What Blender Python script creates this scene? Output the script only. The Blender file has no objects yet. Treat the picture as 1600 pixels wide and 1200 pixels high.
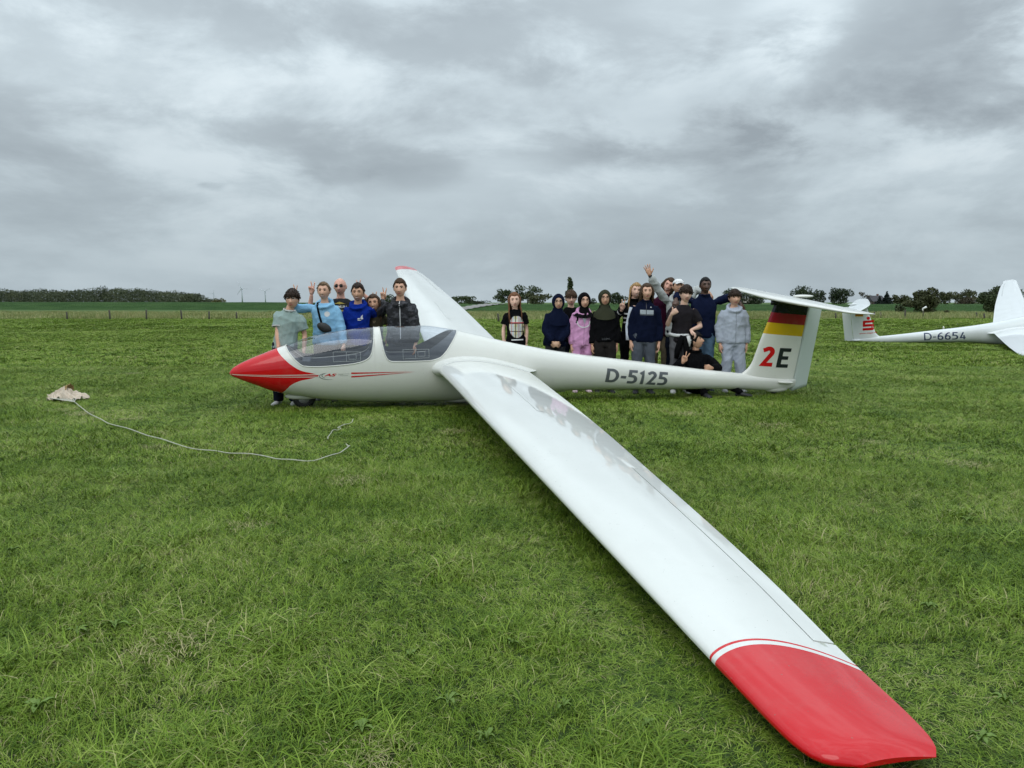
import bpy, bmesh, math, random, bisect, functools
import numpy as np
from mathutils import Vector, Matrix, Euler
from mathutils.bvhtree import BVHTree
R = math.radians
S = bpy.context.scene
COL = S.collection
rng = np.random.default_rng(7)
random.seed(7)

# ---------------------------------------------------------------- camera
FPX, CAMH, HORY = 1212.45, 1.3675, 472.57          # focal length in photo pixels, eye height, horizon row
PITCH = math.atan((600 - HORY) / FPX)
cam = bpy.data.cameras.new('camera'); cam.sensor_width = 36.0; cam.lens = FPX / 1600 * 36
cam.clip_start = 0.05; cam.clip_end = 20000
camo = bpy.data.objects.new('camera', cam); COL.objects.link(camo)
camo.location = (0, 0, CAMH); camo.rotation_euler = (math.pi / 2 - PITCH, 0, 0)
S.camera = camo
S.render.resolution_x = 1024; S.render.resolution_y = 768

def at(px, py, Y):
    """photo pixel -> world point at world depth Y"""
    x = (px - 800) / FPX; u = -(py - 600) / FPX
    d = Vector((x, math.cos(PITCH) + u * math.sin(PITCH), -math.sin(PITCH) + u * math.cos(PITCH)))
    t = Y / d.y
    return Vector((0, 0, CAMH)) + d * t
def ground_at(px, py):
    x = (px - 800) / FPX; u = -(py - 600) / FPX
    d = Vector((x, math.cos(PITCH) + u * math.sin(PITCH), -math.sin(PITCH) + u * math.cos(PITCH)))
    return Vector((0, 0, CAMH)) + d * (-CAMH / d.z)

# ---------------------------------------------------------------- world: overcast sky
SUN_EL, SUN_AZ = R(48), R(200)
W = bpy.data.worlds.new('World'); S.world = W; W.use_nodes = True
W.cycles.sampling_method = 'MANUAL'; W.cycles.sample_map_resolution = 256
nt = W.node_tree; nt.nodes.clear()
def N(t, typ, **k):
    n = t.nodes.new(typ)
    for a, b in k.items(): setattr(n, a, b)
    return n
def mth(t, op, a, b=None, c=None, clamp=False):
    n = N(t, 'ShaderNodeMath', operation=op, use_clamp=clamp)
    for i, v in enumerate((a, b, c)):
        if v is None: continue
        if isinstance(v, (int, float)): n.inputs[i].default_value = v
        else: t.links.new(v, n.inputs[i])
    return n.outputs[0]
def vmth(t, op, a, b=None):
    n = N(t, 'ShaderNodeVectorMath', operation=op)
    for i, v in enumerate((a, b)):
        if v is None: continue
        if isinstance(v, (tuple, list)): n.inputs[i].default_value = v
        else: t.links.new(v, n.inputs[i])
    return n.outputs[0]
def ramp(t, fac, stops, interp='LINEAR'):
    n = N(t, 'ShaderNodeValToRGB'); n.color_ramp.interpolation = interp
    e = n.color_ramp.elements
    while len(e) > 1: e.remove(e[0])
    e[0].position = stops[0][0]; e[0].color = tuple(stops[0][1]) + (1,)
    for p, c in stops[1:]:
        q = e.new(p); q.color = tuple(c) + (1,)
    t.links.new(fac, n.inputs[0]); return n.outputs[0]
def smooth(t, v, lo, hi, a=0., b=1.):
    n = N(t, 'ShaderNodeMapRange', interpolation_type='SMOOTHSTEP')
    t.links.new(v, n.inputs[0])
    for i, q in ((1, lo), (2, hi), (3, a), (4, b)): n.inputs[i].default_value = q
    return n.outputs[0]
def noise(t, vec, scale, detail=4, rough=.5, dist=0., w=None):
    n = N(t, 'ShaderNodeTexNoise')
    if w is not None: n.noise_dimensions = '4D'; n.inputs['W'].default_value = w
    if vec is not None: t.links.new(vec, n.inputs['Vector'])
    n.inputs['Scale'].default_value = scale; n.inputs['Detail'].default_value = detail
    n.inputs['Roughness'].default_value = rough; n.inputs['Distortion'].default_value = dist
    return n.outputs[0]
def mixc(t, fac, a, b, blend='MIX'):
    n = N(t, 'ShaderNodeMix', data_type='RGBA', blend_type=blend)
    for i, v in ((0, fac), (6, a), (7, b)):
        if isinstance(v, (int, float)): n.inputs[i].default_value = v
        elif isinstance(v, (tuple, list)): n.inputs[i].default_value = tuple(v) + ((1,) if len(v) == 3 else ())
        else: t.links.new(v, n.inputs[i])
    return n.outputs[2]
sky = N(nt, 'ShaderNodeTexSky', sky_type='NISHITA'); sky.sun_disc = False
sky.sun_elevation = SUN_EL; sky.sun_rotation = SUN_AZ; sky.dust_density = 3.0
tc = N(nt, 'ShaderNodeTexCoord')
dirv = vmth(nt, 'NORMALIZE', tc.outputs['Generated'])
sep = N(nt, 'ShaderNodeSeparateXYZ'); nt.links.new(dirv, sep.inputs[0])
dz = mth(nt, 'MAXIMUM', sep.outputs[2], 0.0)
den = mth(nt, 'ADD', dz, 0.20)                       # curved cloud deck seen from below
px_ = mth(nt, 'DIVIDE', sep.outputs[0], den); py_ = mth(nt, 'DIVIDE', sep.outputs[1], den)
cmb = N(nt, 'ShaderNodeCombineXYZ'); nt.links.new(px_, cmb.inputs[0]); nt.links.new(py_, cmb.inputs[1])
deck = cmb.outputs[0]
SKYOFF = (3.1, 1.7, 0.0)
deck2 = vmth(nt, 'ADD', deck, SKYOFF)
n_big = noise(nt, deck2, 0.62, 3, .5, .3)
mpd = N(nt, 'ShaderNodeMapping'); nt.links.new(dirv, mpd.inputs[0]); mpd.inputs['Scale'].default_value = (1, 1, 2.3); mpd.inputs['Location'].default_value = (2.3, .4, .9); mpd.inputs['Rotation'].default_value = (0, R(-7), 0)
n_mid = noise(nt, mpd.outputs[0], 4.6, 7, .60, .25)     # cloud lumps
lump = smooth(nt, n_mid, .36, .66)
n_str = noise(nt, deck2, 2.6, 4, .55, .2)               # thin layers further out
v = mth(nt, 'ADD', mth(nt, 'MULTIPLY', n_big, .55), mth(nt, 'MULTIPLY_ADD', lump, .18, .03))
v = mth(nt, 'ADD', v, mth(nt, 'MULTIPLY_ADD', n_str, .15, -.03))
# a few heavy cloud banks where they hang in the sky (directions, not picture positions)
def bank(px, py, wx, wy, amt):
    global v
    x = (px - 800) / FPX; u = -(py - 600) / FPX
    d = Vector((x, math.cos(PITCH) + u * math.sin(PITCH), -math.sin(PITCH) + u * math.cos(PITCH))).normalized()
    df = vmth(nt, 'SUBTRACT', dirv, tuple(d))
    df = vmth(nt, 'MULTIPLY', df, (FPX / wx, 0, FPX / wy)); q = N(nt, 'ShaderNodeVectorMath', operation='LENGTH'); nt.links.new(df, q.inputs[0])
    r2 = mth(nt, 'ADD', q.outputs['Value'], mth(nt, 'MULTIPLY', mth(nt, 'SUBTRACT', n_mid, .5), 3.4))
    v = mth(nt, 'ADD', v, smooth(nt, r2, .45, 1.45, amt, 0.))
BANKS = [(1410, 125, 210, 72, -.155), (1110, 225, 130, 32, -.075), (930, 225, 85, 34, -.06), (655, 258, 50, 22, -.065), (505, 272, 50, 10, -.04), (560, 40, 260, 60, -.05),
         (240, 215, 260, 40, -.04), (1230, 90, 60, 70, .09), (1000, 100, 260, 60, .07), (880, 290, 150, 26, .06), (745, 225, 110, 26, .06), (332, 291, 20, 7, -.09),
         (100, 60, 180, 50, .05), (1480, 250, 160, 26, .05)]
for b_ in BANKS: bank(*b_)
el = mth(nt, 'ARCSINE', dz)
# overcast luminance: horizon to zenith as in the standard overcast sky
cie = mth(nt, 'ADD', mth(nt, 'MULTIPLY', mth(nt, 'POWER', dz, 1.8), 2.0), 0.90)
ccol = ramp(nt, v, [(.22, (.255, .295, .325)), (.37, (.35, .405, .44)), (.47, (.445, .515, .555)), (.56, (.545, .62, .66)), (.68, (.64, .705, .735)), (.85, (.74, .79, .81))])
hz = smooth(nt, dz, 0.0, 0.22, 1.0, 0.0)
ccol = mixc(nt, mth(nt, 'MULTIPLY', hz, .62), ccol, (.385, .46, .505))
vm = N(nt, 'ShaderNodeVectorMath', operation='SCALE'); nt.links.new(ccol, vm.inputs[0]); nt.links.new(mth(nt, 'MULTIPLY', cie, 11.6), vm.inputs['Scale'])
skyc = mixc(nt, .96, sky.outputs[0], vm.outputs[0])
bg = N(nt, 'ShaderNodeBackground'); nt.links.new(skyc, bg.inputs[0]); bg.inputs[1].default_value = 0.1
wo = N(nt, 'ShaderNodeOutputWorld'); nt.links.new(bg.outputs[0], wo.inputs[0])

# ---------------------------------------------------------------- sun behind cloud
sl = bpy.data.lights.new('sun', 'SUN'); sl.energy = .7; sl.angle = R(40); sl.color = (1, .97, .92)
so = bpy.data.objects.new('sun', sl); COL.objects.link(so); so.location = (0, -5, 30)
sd = Vector((math.sin(SUN_AZ) * math.cos(SUN_EL), math.cos(SUN_AZ) * math.cos(SUN_EL), math.sin(SUN_EL)))
so.rotation_euler = sd.to_track_quat('Z', 'Y').to_euler()

S.view_settings.view_transform = 'Standard'; S.view_settings.look = 'None'
S.view_settings.exposure = 0.13; S.view_settings.gamma = 1.0; S.view_settings.use_curve_mapping = False
S.render.engine = 'CYCLES'
S.cycles.max_bounces = 6; S.cycles.transparent_max_bounces = 12; S.cycles.diffuse_bounces = 2; S.cycles.glossy_bounces = 4
S.cycles.use_denoising = True; S.cycles.use_adaptive_sampling = True; S.cycles.adaptive_threshold = .02; S.cycles.adaptive_min_samples = 12; S.cycles.caustics_reflective = False; S.cycles.caustics_refractive = False
S.cycles.sample_clamp_indirect = 4

# ---------------------------------------------------------------- helpers
def tag(o, label=None, cat=None, group=None, kind=None):
    if label: o['label'] = label
    if cat: o['category'] = cat
    if group: o['group'] = group
    if kind: o['kind'] = kind
    return o
def empty(name, loc=(0, 0, 0), rot=None):
    o = bpy.data.objects.new(name, None); COL.objects.link(o); o.location = loc; o.empty_display_size = .1
    if rot is not None: o.rotation_euler = rot
    return o
def link(name, me, m=None, parent=None):
    o = bpy.data.objects.new(name, me); COL.objects.link(o)
    if m is not None:
        if isinstance(m, list):
            if not me.materials:
                for q in m: me.materials.append(q)
        elif not me.materials: me.materials.append(m)
    if parent is not None: o.parent = parent
    return o
def mk(name, v, f, smooth_=True, mi=None):
    me = bpy.data.meshes.new(name); me.from_pydata([tuple(p) for p in v], [], [tuple(q) for q in f]); me.update()
    if smooth_: me.polygons.foreach_set('use_smooth', [True] * len(me.polygons))
    if mi is not None: me.polygons.foreach_set('material_index', list(mi))
    return me
class MB:
    """collects shapes of one part"""
    def __init__(s): s.v = []; s.f = []; s.m = []
    def add(s, v, f, mi=0):
        k = len(s.v); s.v += [tuple(p) for p in v]; s.f += [tuple(i + k for i in q) for q in f]; s.m += [mi] * len(f); return s
    def tube(s, pts, rad, n=8, mi=0, flat=None, caps=True):
        pts = [Vector(p) for p in pts]; V = []; F = []
        L = len(pts); up = None
        for i, p in enumerate(pts):
            t = (pts[min(i + 1, L - 1)] - pts[max(i - 1, 0)]).normalized()
            if up is None:
                up = Vector((0, 1, 0)) if abs(t.y) < .8 else Vector((1, 0, 0))
            a = (up - t * up.dot(t)).normalized(); b = t.cross(a); up = a
            r = rad[i] if isinstance(rad, (list, tuple)) else rad
            ra, rb = (r if isinstance(r, (list, tuple)) else (r, r))
            for k in range(n):
                w = 2 * math.pi * k / n
                V.append(p + a * (math.cos(w) * ra) + b * (math.sin(w) * rb))
        for i in range(L - 1):
            for k in range(n):
                k2 = (k + 1) % n
                F.append((i * n + k, i * n + k2, (i + 1) * n + k2, (i + 1) * n + k))
        if caps:
            F.append(tuple(reversed(range(n)))); F.append(tuple(range((L - 1) * n, L * n)))
        F = [tuple(reversed(q)) for q in F]
        return s.add(V, F, mi)
    def loft(s, rings, mi=0, caps=True):
        n = len(rings[0]); V = [p for r in rings for p in r]; F = []
        for i in range(len(rings) - 1):
            for k in range(n):
                k2 = (k + 1) % n; F.append((i * n + k, i * n + k2, (i + 1) * n + k2, (i + 1) * n + k))
        if caps: F.append(tuple(reversed(range(n)))); F.append(tuple(range((len(rings) - 1) * n, len(rings) * n)))
        return s.add(V, F, mi)
    def box(s, c, d, mi=0, rot=None):
        c = Vector(c); V = []
        for x in (-1, 1):
            for y in (-1, 1):
                for z in (-1, 1):
                    q = Vector((x * d[0] / 2, y * d[1] / 2, z * d[2] / 2))
                    if rot is not None: q = rot @ q
                    V.append(c + q)
        return s.add(V, [(0, 1, 3, 2), (4, 6, 7, 5), (0, 4, 5, 1), (2, 3, 7, 6), (0, 2, 6, 4), (1, 5, 7, 3)], mi)
    def ell(s, c, r, nu=12, nv=8, mi=0, rot=None):
        c = Vector(c); V = []; F = []
        for j in range(nv + 1):
            a = math.pi * j / nv
            for i in range(nu):
                b = 2 * math.pi * i / nu
                q = Vector((r[0] * math.sin(a) * math.cos(b), r[1] * math.sin(a) * math.sin(b), r[2] * math.cos(a)))
                if rot is not None: q = rot @ q
                V.append(c + q)
        for j in range(nv):
            for i in range(nu):
                i2 = (i + 1) % nu; F.append((j * nu + i, (j + 1) * nu + i, (j + 1) * nu + i2, j * nu + i2))
        return s.add(V, F, mi)
    def build(s, name, m=None, parent=None, smooth_=True):
        return link(name, mk(name, s.v, s.f, smooth_, s.m), m, parent)
def pchip(xs, ys):
    xs = np.array(xs, float); ys = np.array(ys, float); h = np.diff(xs); d = np.diff(ys) / h
    m = np.zeros(len(xs)); m[0] = d[0]; m[-1] = d[-1]
    for i in range(1, len(xs) - 1):
        if d[i - 1] * d[i] > 0:
            w1 = 2 * h[i] + h[i - 1]; w2 = h[i] + 2 * h[i - 1]; m[i] = (w1 + w2) / (w1 / d[i - 1] + w2 / d[i])
    xs, ys, h, m = xs.tolist(), ys.tolist(), h.tolist(), m.tolist()
    def f(x):
        x = min(max(float(x), xs[0]), xs[-1]); i = min(max(bisect.bisect_left(xs, x) - 1, 0), len(h) - 1)
        t = (x - xs[i]) / h[i]
        return ((1 + 2 * t) * (1 - t) ** 2 * ys[i] + t * (1 - t) ** 2 * h[i] * m[i] + t * t * (3 - 2 * t) * ys[i + 1] + t * t * (t - 1) * h[i] * m[i + 1])
    return f
# ---------------------------------------------------------------- materials
MATS = {}
def mat(name, col, rough=.6, var=.08, scale=6., bump=0., bscale=40., metal=0., spec=.5, sheen=0., coat=0., sss=0.):
    if name in MATS: return MATS[name]
    m = bpy.data.materials.new(name); m.use_nodes = True; t = m.node_tree; b = t.nodes['Principled BSDF']
    tcn = N(t, 'ShaderNodeTexCoord')
    nz = noise(t, tcn.outputs['Object'], scale, 4, .55)
    k = mth(t, 'MULTIPLY_ADD', nz, 2 * var, 1 - var)
    vs = N(t, 'ShaderNodeVectorMath', operation='SCALE'); vs.inputs[0].default_value = col[:3]; t.links.new(k, vs.inputs['Scale'])
    t.links.new(vs.outputs[0], b.inputs['Base Color'])
    b.inputs['Roughness'].default_value = rough; b.inputs['Metallic'].default_value = metal
    b.inputs['Specular IOR Level'].default_value = spec
    b.inputs['Sheen Weight'].default_value = sheen; b.inputs['Coat Weight'].default_value = coat
    if bump:
        bn = N(t, 'ShaderNodeBump'); bn.inputs['Strength'].default_value = bump; bn.inputs['Distance'].default_value = .01
        t.links.new(noise(t, tcn.outputs['Object'], bscale, 5, .6), bn.inputs['Height']); t.links.new(bn.outputs[0], b.inputs['Normal'])
    MATS[name] = m; return m
def cloth(name, col, **k):
    k.setdefault('rough', .88); k.setdefault('var', .14); k.setdefault('scale', 9); k.setdefault('bump', .45); k.setdefault('bscale', 26); k.setdefault('sheen', 0.); k.setdefault('spec', .06)
    return mat(name, col, **k)
# ================================================================ gliders
B0 = Vector((2.9, 0, -.48))                 # wheel contact point in nose coordinates
f_top = pchip([0, .03, .08, .18, .33, .57, .70, 1.0, 1.285, 1.6, 1.85, 2.1, 2.43, 2.7, 2.9, 3.07, 3.37, 3.7, 4.1, 4.55, 5.49, 6.48, 6.99, 7.5, 7.95],
              [0, .05, .09, .145, .21, .305, .352, .45, .518, .557, .572, .585, .582, .55, .512, .473, .40, .325, .245, .171, .045, -.090, -.150, -.205, -.25])
f_bot = pchip([0, .03, .08, .18, .315, .545, .86, 1.26, 1.92, 2.6, 3.2, 3.8, 4.55, 5.5, 7.0, 7.5, 7.72, 7.95],
              [0, -.03, -.055, -.10, -.154, -.244, -.312, -.375, -.421, -.433, -.42, -.38, -.335, -.352, -.394, -.425, -.435, -.38])
f_wid = pchip([0, .03, .08, .18, .33, .57, .9, 1.26, 1.85, 2.5, 3.0, 3.5, 4.0, 4.55, 5.5, 7.0, 7.5, 7.95],
              [0, .045, .075, .12, .168, .228, .288, .328, .355, .352, .335, .295, .255, .222, .182, .108, .078, .04])
f_mid = pchip([0, 1, 2, 3, 3.6, 4.55, 5.5, 7, 7.95], [0, .02, .03, .03, .0, -.074, -.152, -.27, -.31])
@functools.lru_cache(maxsize=20000)
def spar(x):
    w = f_wid(x); zt = f_top(x); zb = f_bot(x); zm = f_mid(x)
    return w, zt, zb, min(max(zm, zb + .3 * (zt - zb)), zb + .7 * (zt - zb))
def sec(x, t):
    a = t * math.pi; w, zt, zb, zm = spar(x)
    e = 2 / 2.15; c = math.cos(a)
    return w * abs(math.sin(a)) ** e, zm + ((zt - zm) if c > 0 else (zm - zb)) * math.copysign(abs(c) ** e, c)
def t_of_z(x, z):
    lo, hi = 0., 1.
    for _ in range(34):
        m = (lo + hi) / 2
        if sec(x, m)[1] > z: lo = m
        else: hi = m
    return (lo + hi) / 2
sill_f = pchip([.70, .76, .84, .92, 1.05, 1.3, 1.55, 1.68, 1.75, 1.785, 1.80], [.352, .27, .185, .13, .122, .135, .162, .20, .265, .40, .571])
sill_r = pchip([1.87, 1.885, 1.92, 1.96, 2.02, 2.2, 2.48, 2.62, 2.70, 2.78, 2.85, 2.88], [.5735, .44, .28, .20, .178, .176, .18, .215, .285, .39, .48, .515])
def split(x):
    if .70 < x < 1.80: return min(float(sill_f(x)), float(f_top(x)))
    if 1.87 < x < 2.88: return min(float(sill_r(x)), float(f_top(x)))
    return None
def fuse_grid(xs, ta, tb, n, side, scale=1.0):
    V = []
    for x in xs:
        a, b = ta(x), tb(x)
        for i in range(n + 1):
            y, z = sec(x, a + (b - a) * i / n); zm = float(f_mid(x))
            V.append(Vector((x, side * y * scale, zm + (z - zm) * scale)) - B0)
    F = []
    for i in range(len(xs) - 1):
        for k in range(n):
            q = (i * (n + 1) + k, i * (n + 1) + k + 1, (i + 1) * (n + 1) + k + 1, (i + 1) * (n + 1) + k)
            F.append(q if side < 0 else tuple(reversed(q)))
    return V, F
def tsplit(x):
    s = split(x)
    return 0. if s is None else t_of_z(x, s)
def side_y(x, z): return sec(x, t_of_z(x, z))[0]
# fin outline
fin_le = pchip([-.30, -.22, -.15, -.09, .0, .12, .3, .71, .90], [6.75, 6.97, 7.09, 7.165, 7.225, 7.265, 7.32, 7.455, 7.515])
def fin_hinge(z): return 7.905 + (z + .34) * (8.035 - 7.905) / 1.16
def fin_te(z): return 8.185 + (z + .367) * (8.305 - 8.185) / 1.19
def fin_half(x, z):
    le = float(fin_le(z)); te = fin_te(z); c = te - le; s = min(max((x - le) / c, 0), 1)
    return c * .105 * 5 * (.2969 * math.sqrt(s) - .126 * s - .3516 * s * s + .2843 * s ** 3 - .1015 * s ** 4) * .92 + .001
# text / decals ------------------------------------------------------------
def text2d(body, bold=0.0, shear=0.0):
    cu = bpy.data.curves.new('txt', 'FONT'); cu.body = body; cu.offset = bold; cu.shear = shear; cu.fill_mode = 'FRONT'; cu.resolution_u = 6
    ob = bpy.data.objects.new('txt', cu); COL.objects.link(ob)
    me = bpy.data.meshes.new_from_object(ob.evaluated_get(bpy.context.evaluated_depsgraph_get()))
    V = [(p.co.x, p.co.y) for p in me.vertices]; F = [tuple(p.vertices) for p in me.polygons]
    bpy.data.objects.remove(ob); bpy.data.curves.remove(cu); bpy.data.meshes.remove(me)
    A = np.array(V); lo = A.min(0); hi = A.max(0); A = (A - lo) / (hi - lo)
    return [tuple(p) for p in A], F
def poly2d(*polys):
    V = []; F = []
    for p in polys:
        k = len(V); V += list(p); F.append(tuple(range(k, k + len(p))))
    return V, F
def band2d(pts, w):
    """ribbon along 2D points with widths"""
    V = []; F = []; P = [Vector((a, b)) for a, b in pts]
    for i, p in enumerate(P):
        t = (P[min(i + 1, len(P) - 1)] - P[max(i - 1, 0)]).normalized(); n = Vector((-t.y, t.x)); h = (w[i] if isinstance(w, list) else w) / 2
        V += [tuple(p + n * h), tuple(p - n * h)]
    for i in range(len(P) - 1): F.append((2 * i, 2 * i + 1, 2 * i + 3, 2 * i + 2))
    return V, F
def arcp(cx, cy, rx, ry, a0, a1, n=12): return [(cx + rx * math.cos(R(a)), cy + ry * math.sin(R(a))) for a in np.linspace(a0, a1, n)]
def stroke2d(pts, w, closed=False):
    """lettering stroke with mitred corners"""
    P = [Vector(p) for p in pts]; n = len(P); V = []
    for i, p in enumerate(P):
        a = P[i - 1] if (i or closed) else None; c = P[(i + 1) % n] if (i < n - 1 or closed) else None
        t1 = (p - a).normalized() if a is not None else None; t2 = (c - p).normalized() if c is not None else None
        t1 = t1 or t2; t2 = t2 or t1; n1 = Vector((-t1.y, t1.x)); n2 = Vector((-t2.y, t2.x)); m = (n1 + n2).normalized(); k = min(1.7, 1 / max(.3, m.dot(n1)))
        V += [tuple(p + m * (w / 2 * k)), tuple(p - m * (w / 2 * k))]
    F = [(2 * i, 2 * i + 1, (2 * i + 3) % (2 * n), (2 * i + 2) % (2 * n)) for i in range(n if closed else n - 1)]
    return V, F
def glyphs(text, w=.17):
    """registration lettering drawn stroke by stroke, unit height; returned in a 0..1 box"""
    h = w / 2; V = []; F = []; x = 0.
    def put(VF, dx):
        k = len(V); V.extend((a + dx, c) for a, c in VF[0]); F.extend(tuple(i + k for i in q) for q in VF[1])
    for ch in text:
        if ch == 'D': put(stroke2d([(h, h), (h, 1 - h)] + arcp(.30, .5, .36 - h + .04, .5 - h, 90, -90, 16), w, True), x); adv = .70
        elif ch == '-': put(([(.0, .36), (.30, .36), (.30, .36 + w), (.0, .36 + w)], [(0, 1, 2, 3)]), x); adv = .30
        elif ch == '5': put(stroke2d([(.50, 1 - h), (.115, 1 - h), (.10, .575)] + arcp(.24, .33, .27 - h + .02, .33 - h, 100, -90, 14) + [(.0, h * 1.05)], w), x); adv = .54
        elif ch == '1': put(stroke2d([(.02, .76), (.27 - h, 1 - h * 1.1), (.27 - h, 0)], w), x); adv = .34
        elif ch == '2': put(stroke2d([(.02, .80)] + arcp(.25, .72, .25 - h + .01, .28 - h, 140, -30, 12) + [(.11, h), (.52, h)], w), x); adv = .53
        elif ch == '6': put(stroke2d([(.46, .93), (.30, 1 - h * 1.3), (.13, .70), (h, .42)] + arcp(.27, .31, .27 - h, .31 - h, 165, -180, 18), w), x); adv = .55
        elif ch == '4': put(stroke2d([(.54, .24), (.10, .24), (.36, .95)], w * .95), x); put(([(.34, .0), (.34 + w, .0), (.34 + w, .155), (.34, .155)], [(0, 1, 2, 3)]), x); put(([(.34, .325), (.34 + w, .325), (.34 + w, .55), (.34, .55)], [(0, 1, 2, 3)]), x); adv = .57
        elif ch == 'E': put(([(0, 0), (.5, 0), (.5, w), (w, w), (w, .5 - h), (.44, .5 - h), (.44, .5 + h), (w, .5 + h), (w, 1 - w), (.5, 1 - w), (.5, 1), (0, 1)], [(0, 1, 2, 3), (0, 3, 4, 5, 6, 7, 8, 11), (8, 9, 10, 11)]), x); adv = .5
        x += adv + .10
    A = np.array(V); lo = A.min(0); hi = A.max(0); A = (A - lo) / (hi - lo); return [tuple(p) for p in A], F
def slice2d(VF, mapuv, step):
    """2D shape -> placed in (x,z) -> cut into strips so that it can follow a curved skin"""
    bm = bmesh.new(); V, F = VF
    vs = [bm.verts.new((*mapuv(u, w), 0)) for u, w in V]
    for q in F:
        try: bm.faces.new([vs[i] for i in q])
        except ValueError: pass
    co = np.array([v.co[:] for v in bm.verts])
    for ax in (0, 1):
        k = co[:, ax].min() + step
        while k < co[:, ax].max():
            no = (1, 0, 0) if ax == 0 else (0, 1, 0)
            bmesh.ops.bisect_plane(bm, geom=bm.verts[:] + bm.edges[:] + bm.faces[:], plane_co=(k * no[0], k * no[1], 0), plane_no=no)
            k += step
    bmesh.ops.triangulate(bm, faces=bm.faces[:])
    bm.verts.index_update()
    out = [(v.co.x, v.co.y) for v in bm.verts], [tuple(v.index for v in q.verts) for q in bm.faces]
    bm.free(); return out
def skin_decal(name, VF, mapuv, surf, side, m, parent, step=.02, off=.0025):
    V, F = slice2d(VF, mapuv, step)
    P = [Vector((x, side * (surf(x, z) + off), z)) - B0 for x, z in V]
    FF = []
    for q in F:                      # face outwards
        n = (P[q[1]] - P[q[0]]).cross(P[q[2]] - P[q[0]])
        FF.append(q if n.y * side > 0 else tuple(reversed(q)))
    return link(name, mk(name, P, FF), m, parent)
def aff(x0, z0, ux, uz, vx, vz): return lambda u, w: (x0 + u * ux + w * vx, z0 + u * uz + w * vz)

# paint ---------------------------------------------------------------------
RED = (.60, .004, .010)
def paint(name, white, pattern=None, rough=.13):
    m = bpy.data.materials.new(name); m.use_nodes = True; t = m.node_tree; b = t.nodes['Principled BSDF']
    tcn = N(t, 'ShaderNodeTexCoord'); P = vmth(t, 'ADD', tcn.outputs['Object'], tuple(B0))
    n1 = noise(t, tcn.outputs['Object'], 2.2, 5, .6); n2 = noise(t, tcn.outputs['Object'], 45, 3, .6)
    k = mth(t, 'ADD', mth(t, 'MULTIPLY_ADD', n1, .07, .965), mth(t, 'MULTIPLY', mth(t, 'SUBTRACT', n2, .5), .03))
    base = N(t, 'ShaderNodeVectorMath', operation='SCALE'); base.inputs[0].default_value = white; t.links.new(k, base.inputs['Scale'])
    c = base.outputs[0]
    if pattern: c = pattern(t, P, c)
    sp = mth(t, 'GREATER_THAN', noise(t, tcn.outputs['Object'], 70, 1, .5), .775); c = mixc(t, mth(t, 'MULTIPLY', sp, .45), c, (.16, .15, .12))
    c = mixc(t, mth(t, 'MULTIPLY', smooth(t, noise(t, tcn.outputs['Object'], 1.3, 6, .7), .52, .75), .13), c, (.34, .34, .30))
    t.links.new(c, b.inputs['Base Color'])
    rg = mth(t, 'MULTIPLY_ADD', n1, .05, rough - .04); t.links.new(rg, b.inputs['Roughness'])
    b.inputs['IOR'].default_value = 1.5
    bn = N(t, 'ShaderNodeBump'); bn.inputs['Strength'].default_value = .05; bn.inputs['Distance'].default_value = .01
    t.links.new(noise(t, tcn.outputs['Object'], 5, 3, .5), bn.inputs['Height']); t.links.new(bn.outputs[0], b.inputs['Normal'])
    return m
def sxyz(t, P):
    s = N(t, 'ShaderNodeSeparateXYZ'); t.links.new(P, s.inputs[0]); return s.outputs
def pat_nose(t, P, c):
    x, y, z = sxyz(t, P)
    fc = N(t, 'ShaderNodeFloatCurve'); cv = fc.mapping.curves[0]
    pts = [(-.36, .55), (-.254, .632), (-.18, .70), (-.11, .77), (-.06, .87), (-.02, 1.03), (.015, 1.10), (.04, 1.03), (.07, .90), (.13, .79), (.22, .68), (.305, .60), (.4, .56)]
    P2 = [((a + .4) / .8, b / 2) for a, b in pts]
    cv.points[0].location = P2[0]; cv.points[1].location = P2[-1]
    for q in P2[1:-1]: cv.points.new(*q)
    fc.mapping.update()
    t.links.new(mth(t, 'DIVIDE', mth(t, 'ADD', z, .4), .8), fc.inputs['Value'])
    isr = mth(t, 'LESS_THAN', x, mth(t, 'MULTIPLY', fc.outputs[0], 2.0))
    return mixc(t, isr, c, RED)
def pat_tip(t, P, c):
    x, y, z = sxyz(t, P); Y = mth(t, 'ABSOLUTE', y)
    q = mth(t, 'SUBTRACT', mth(t, 'DIVIDE', mth(t, 'SUBTRACT', x, 2.62), .53), .30)
    yb = mth(t, 'MULTIPLY_ADD', mth(t, 'MULTIPLY', q, q), .33, 7.79)
    d = mth(t, 'SUBTRACT', Y, yb)
    line = mth(t, 'MULTIPLY', mth(t, 'GREATER_THAN', d, 0.), mth(t, 'LESS_THAN', d, .014))
    solid = mth(t, 'GREATER_THAN', d, .042)
    return mixc(t, mth(t, 'MAXIMUM', line, solid), c, RED)
def pat_flag(t, P, c):
    x, y, z = sxyz(t, P)
    zz = mth(t, 'MULTIPLY_ADD', mth(t, 'SUBTRACT', x, 7.41), .085, z)
    g = lambda v: mth(t, 'GREATER_THAN', zz, v)
    c = mixc(t, g(.425), c, (.62, .40, .012)); c = mixc(t, g(.592), c, (.26, .006, .018)); return mixc(t, g(.741), c, (.004, .005, .012))

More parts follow.
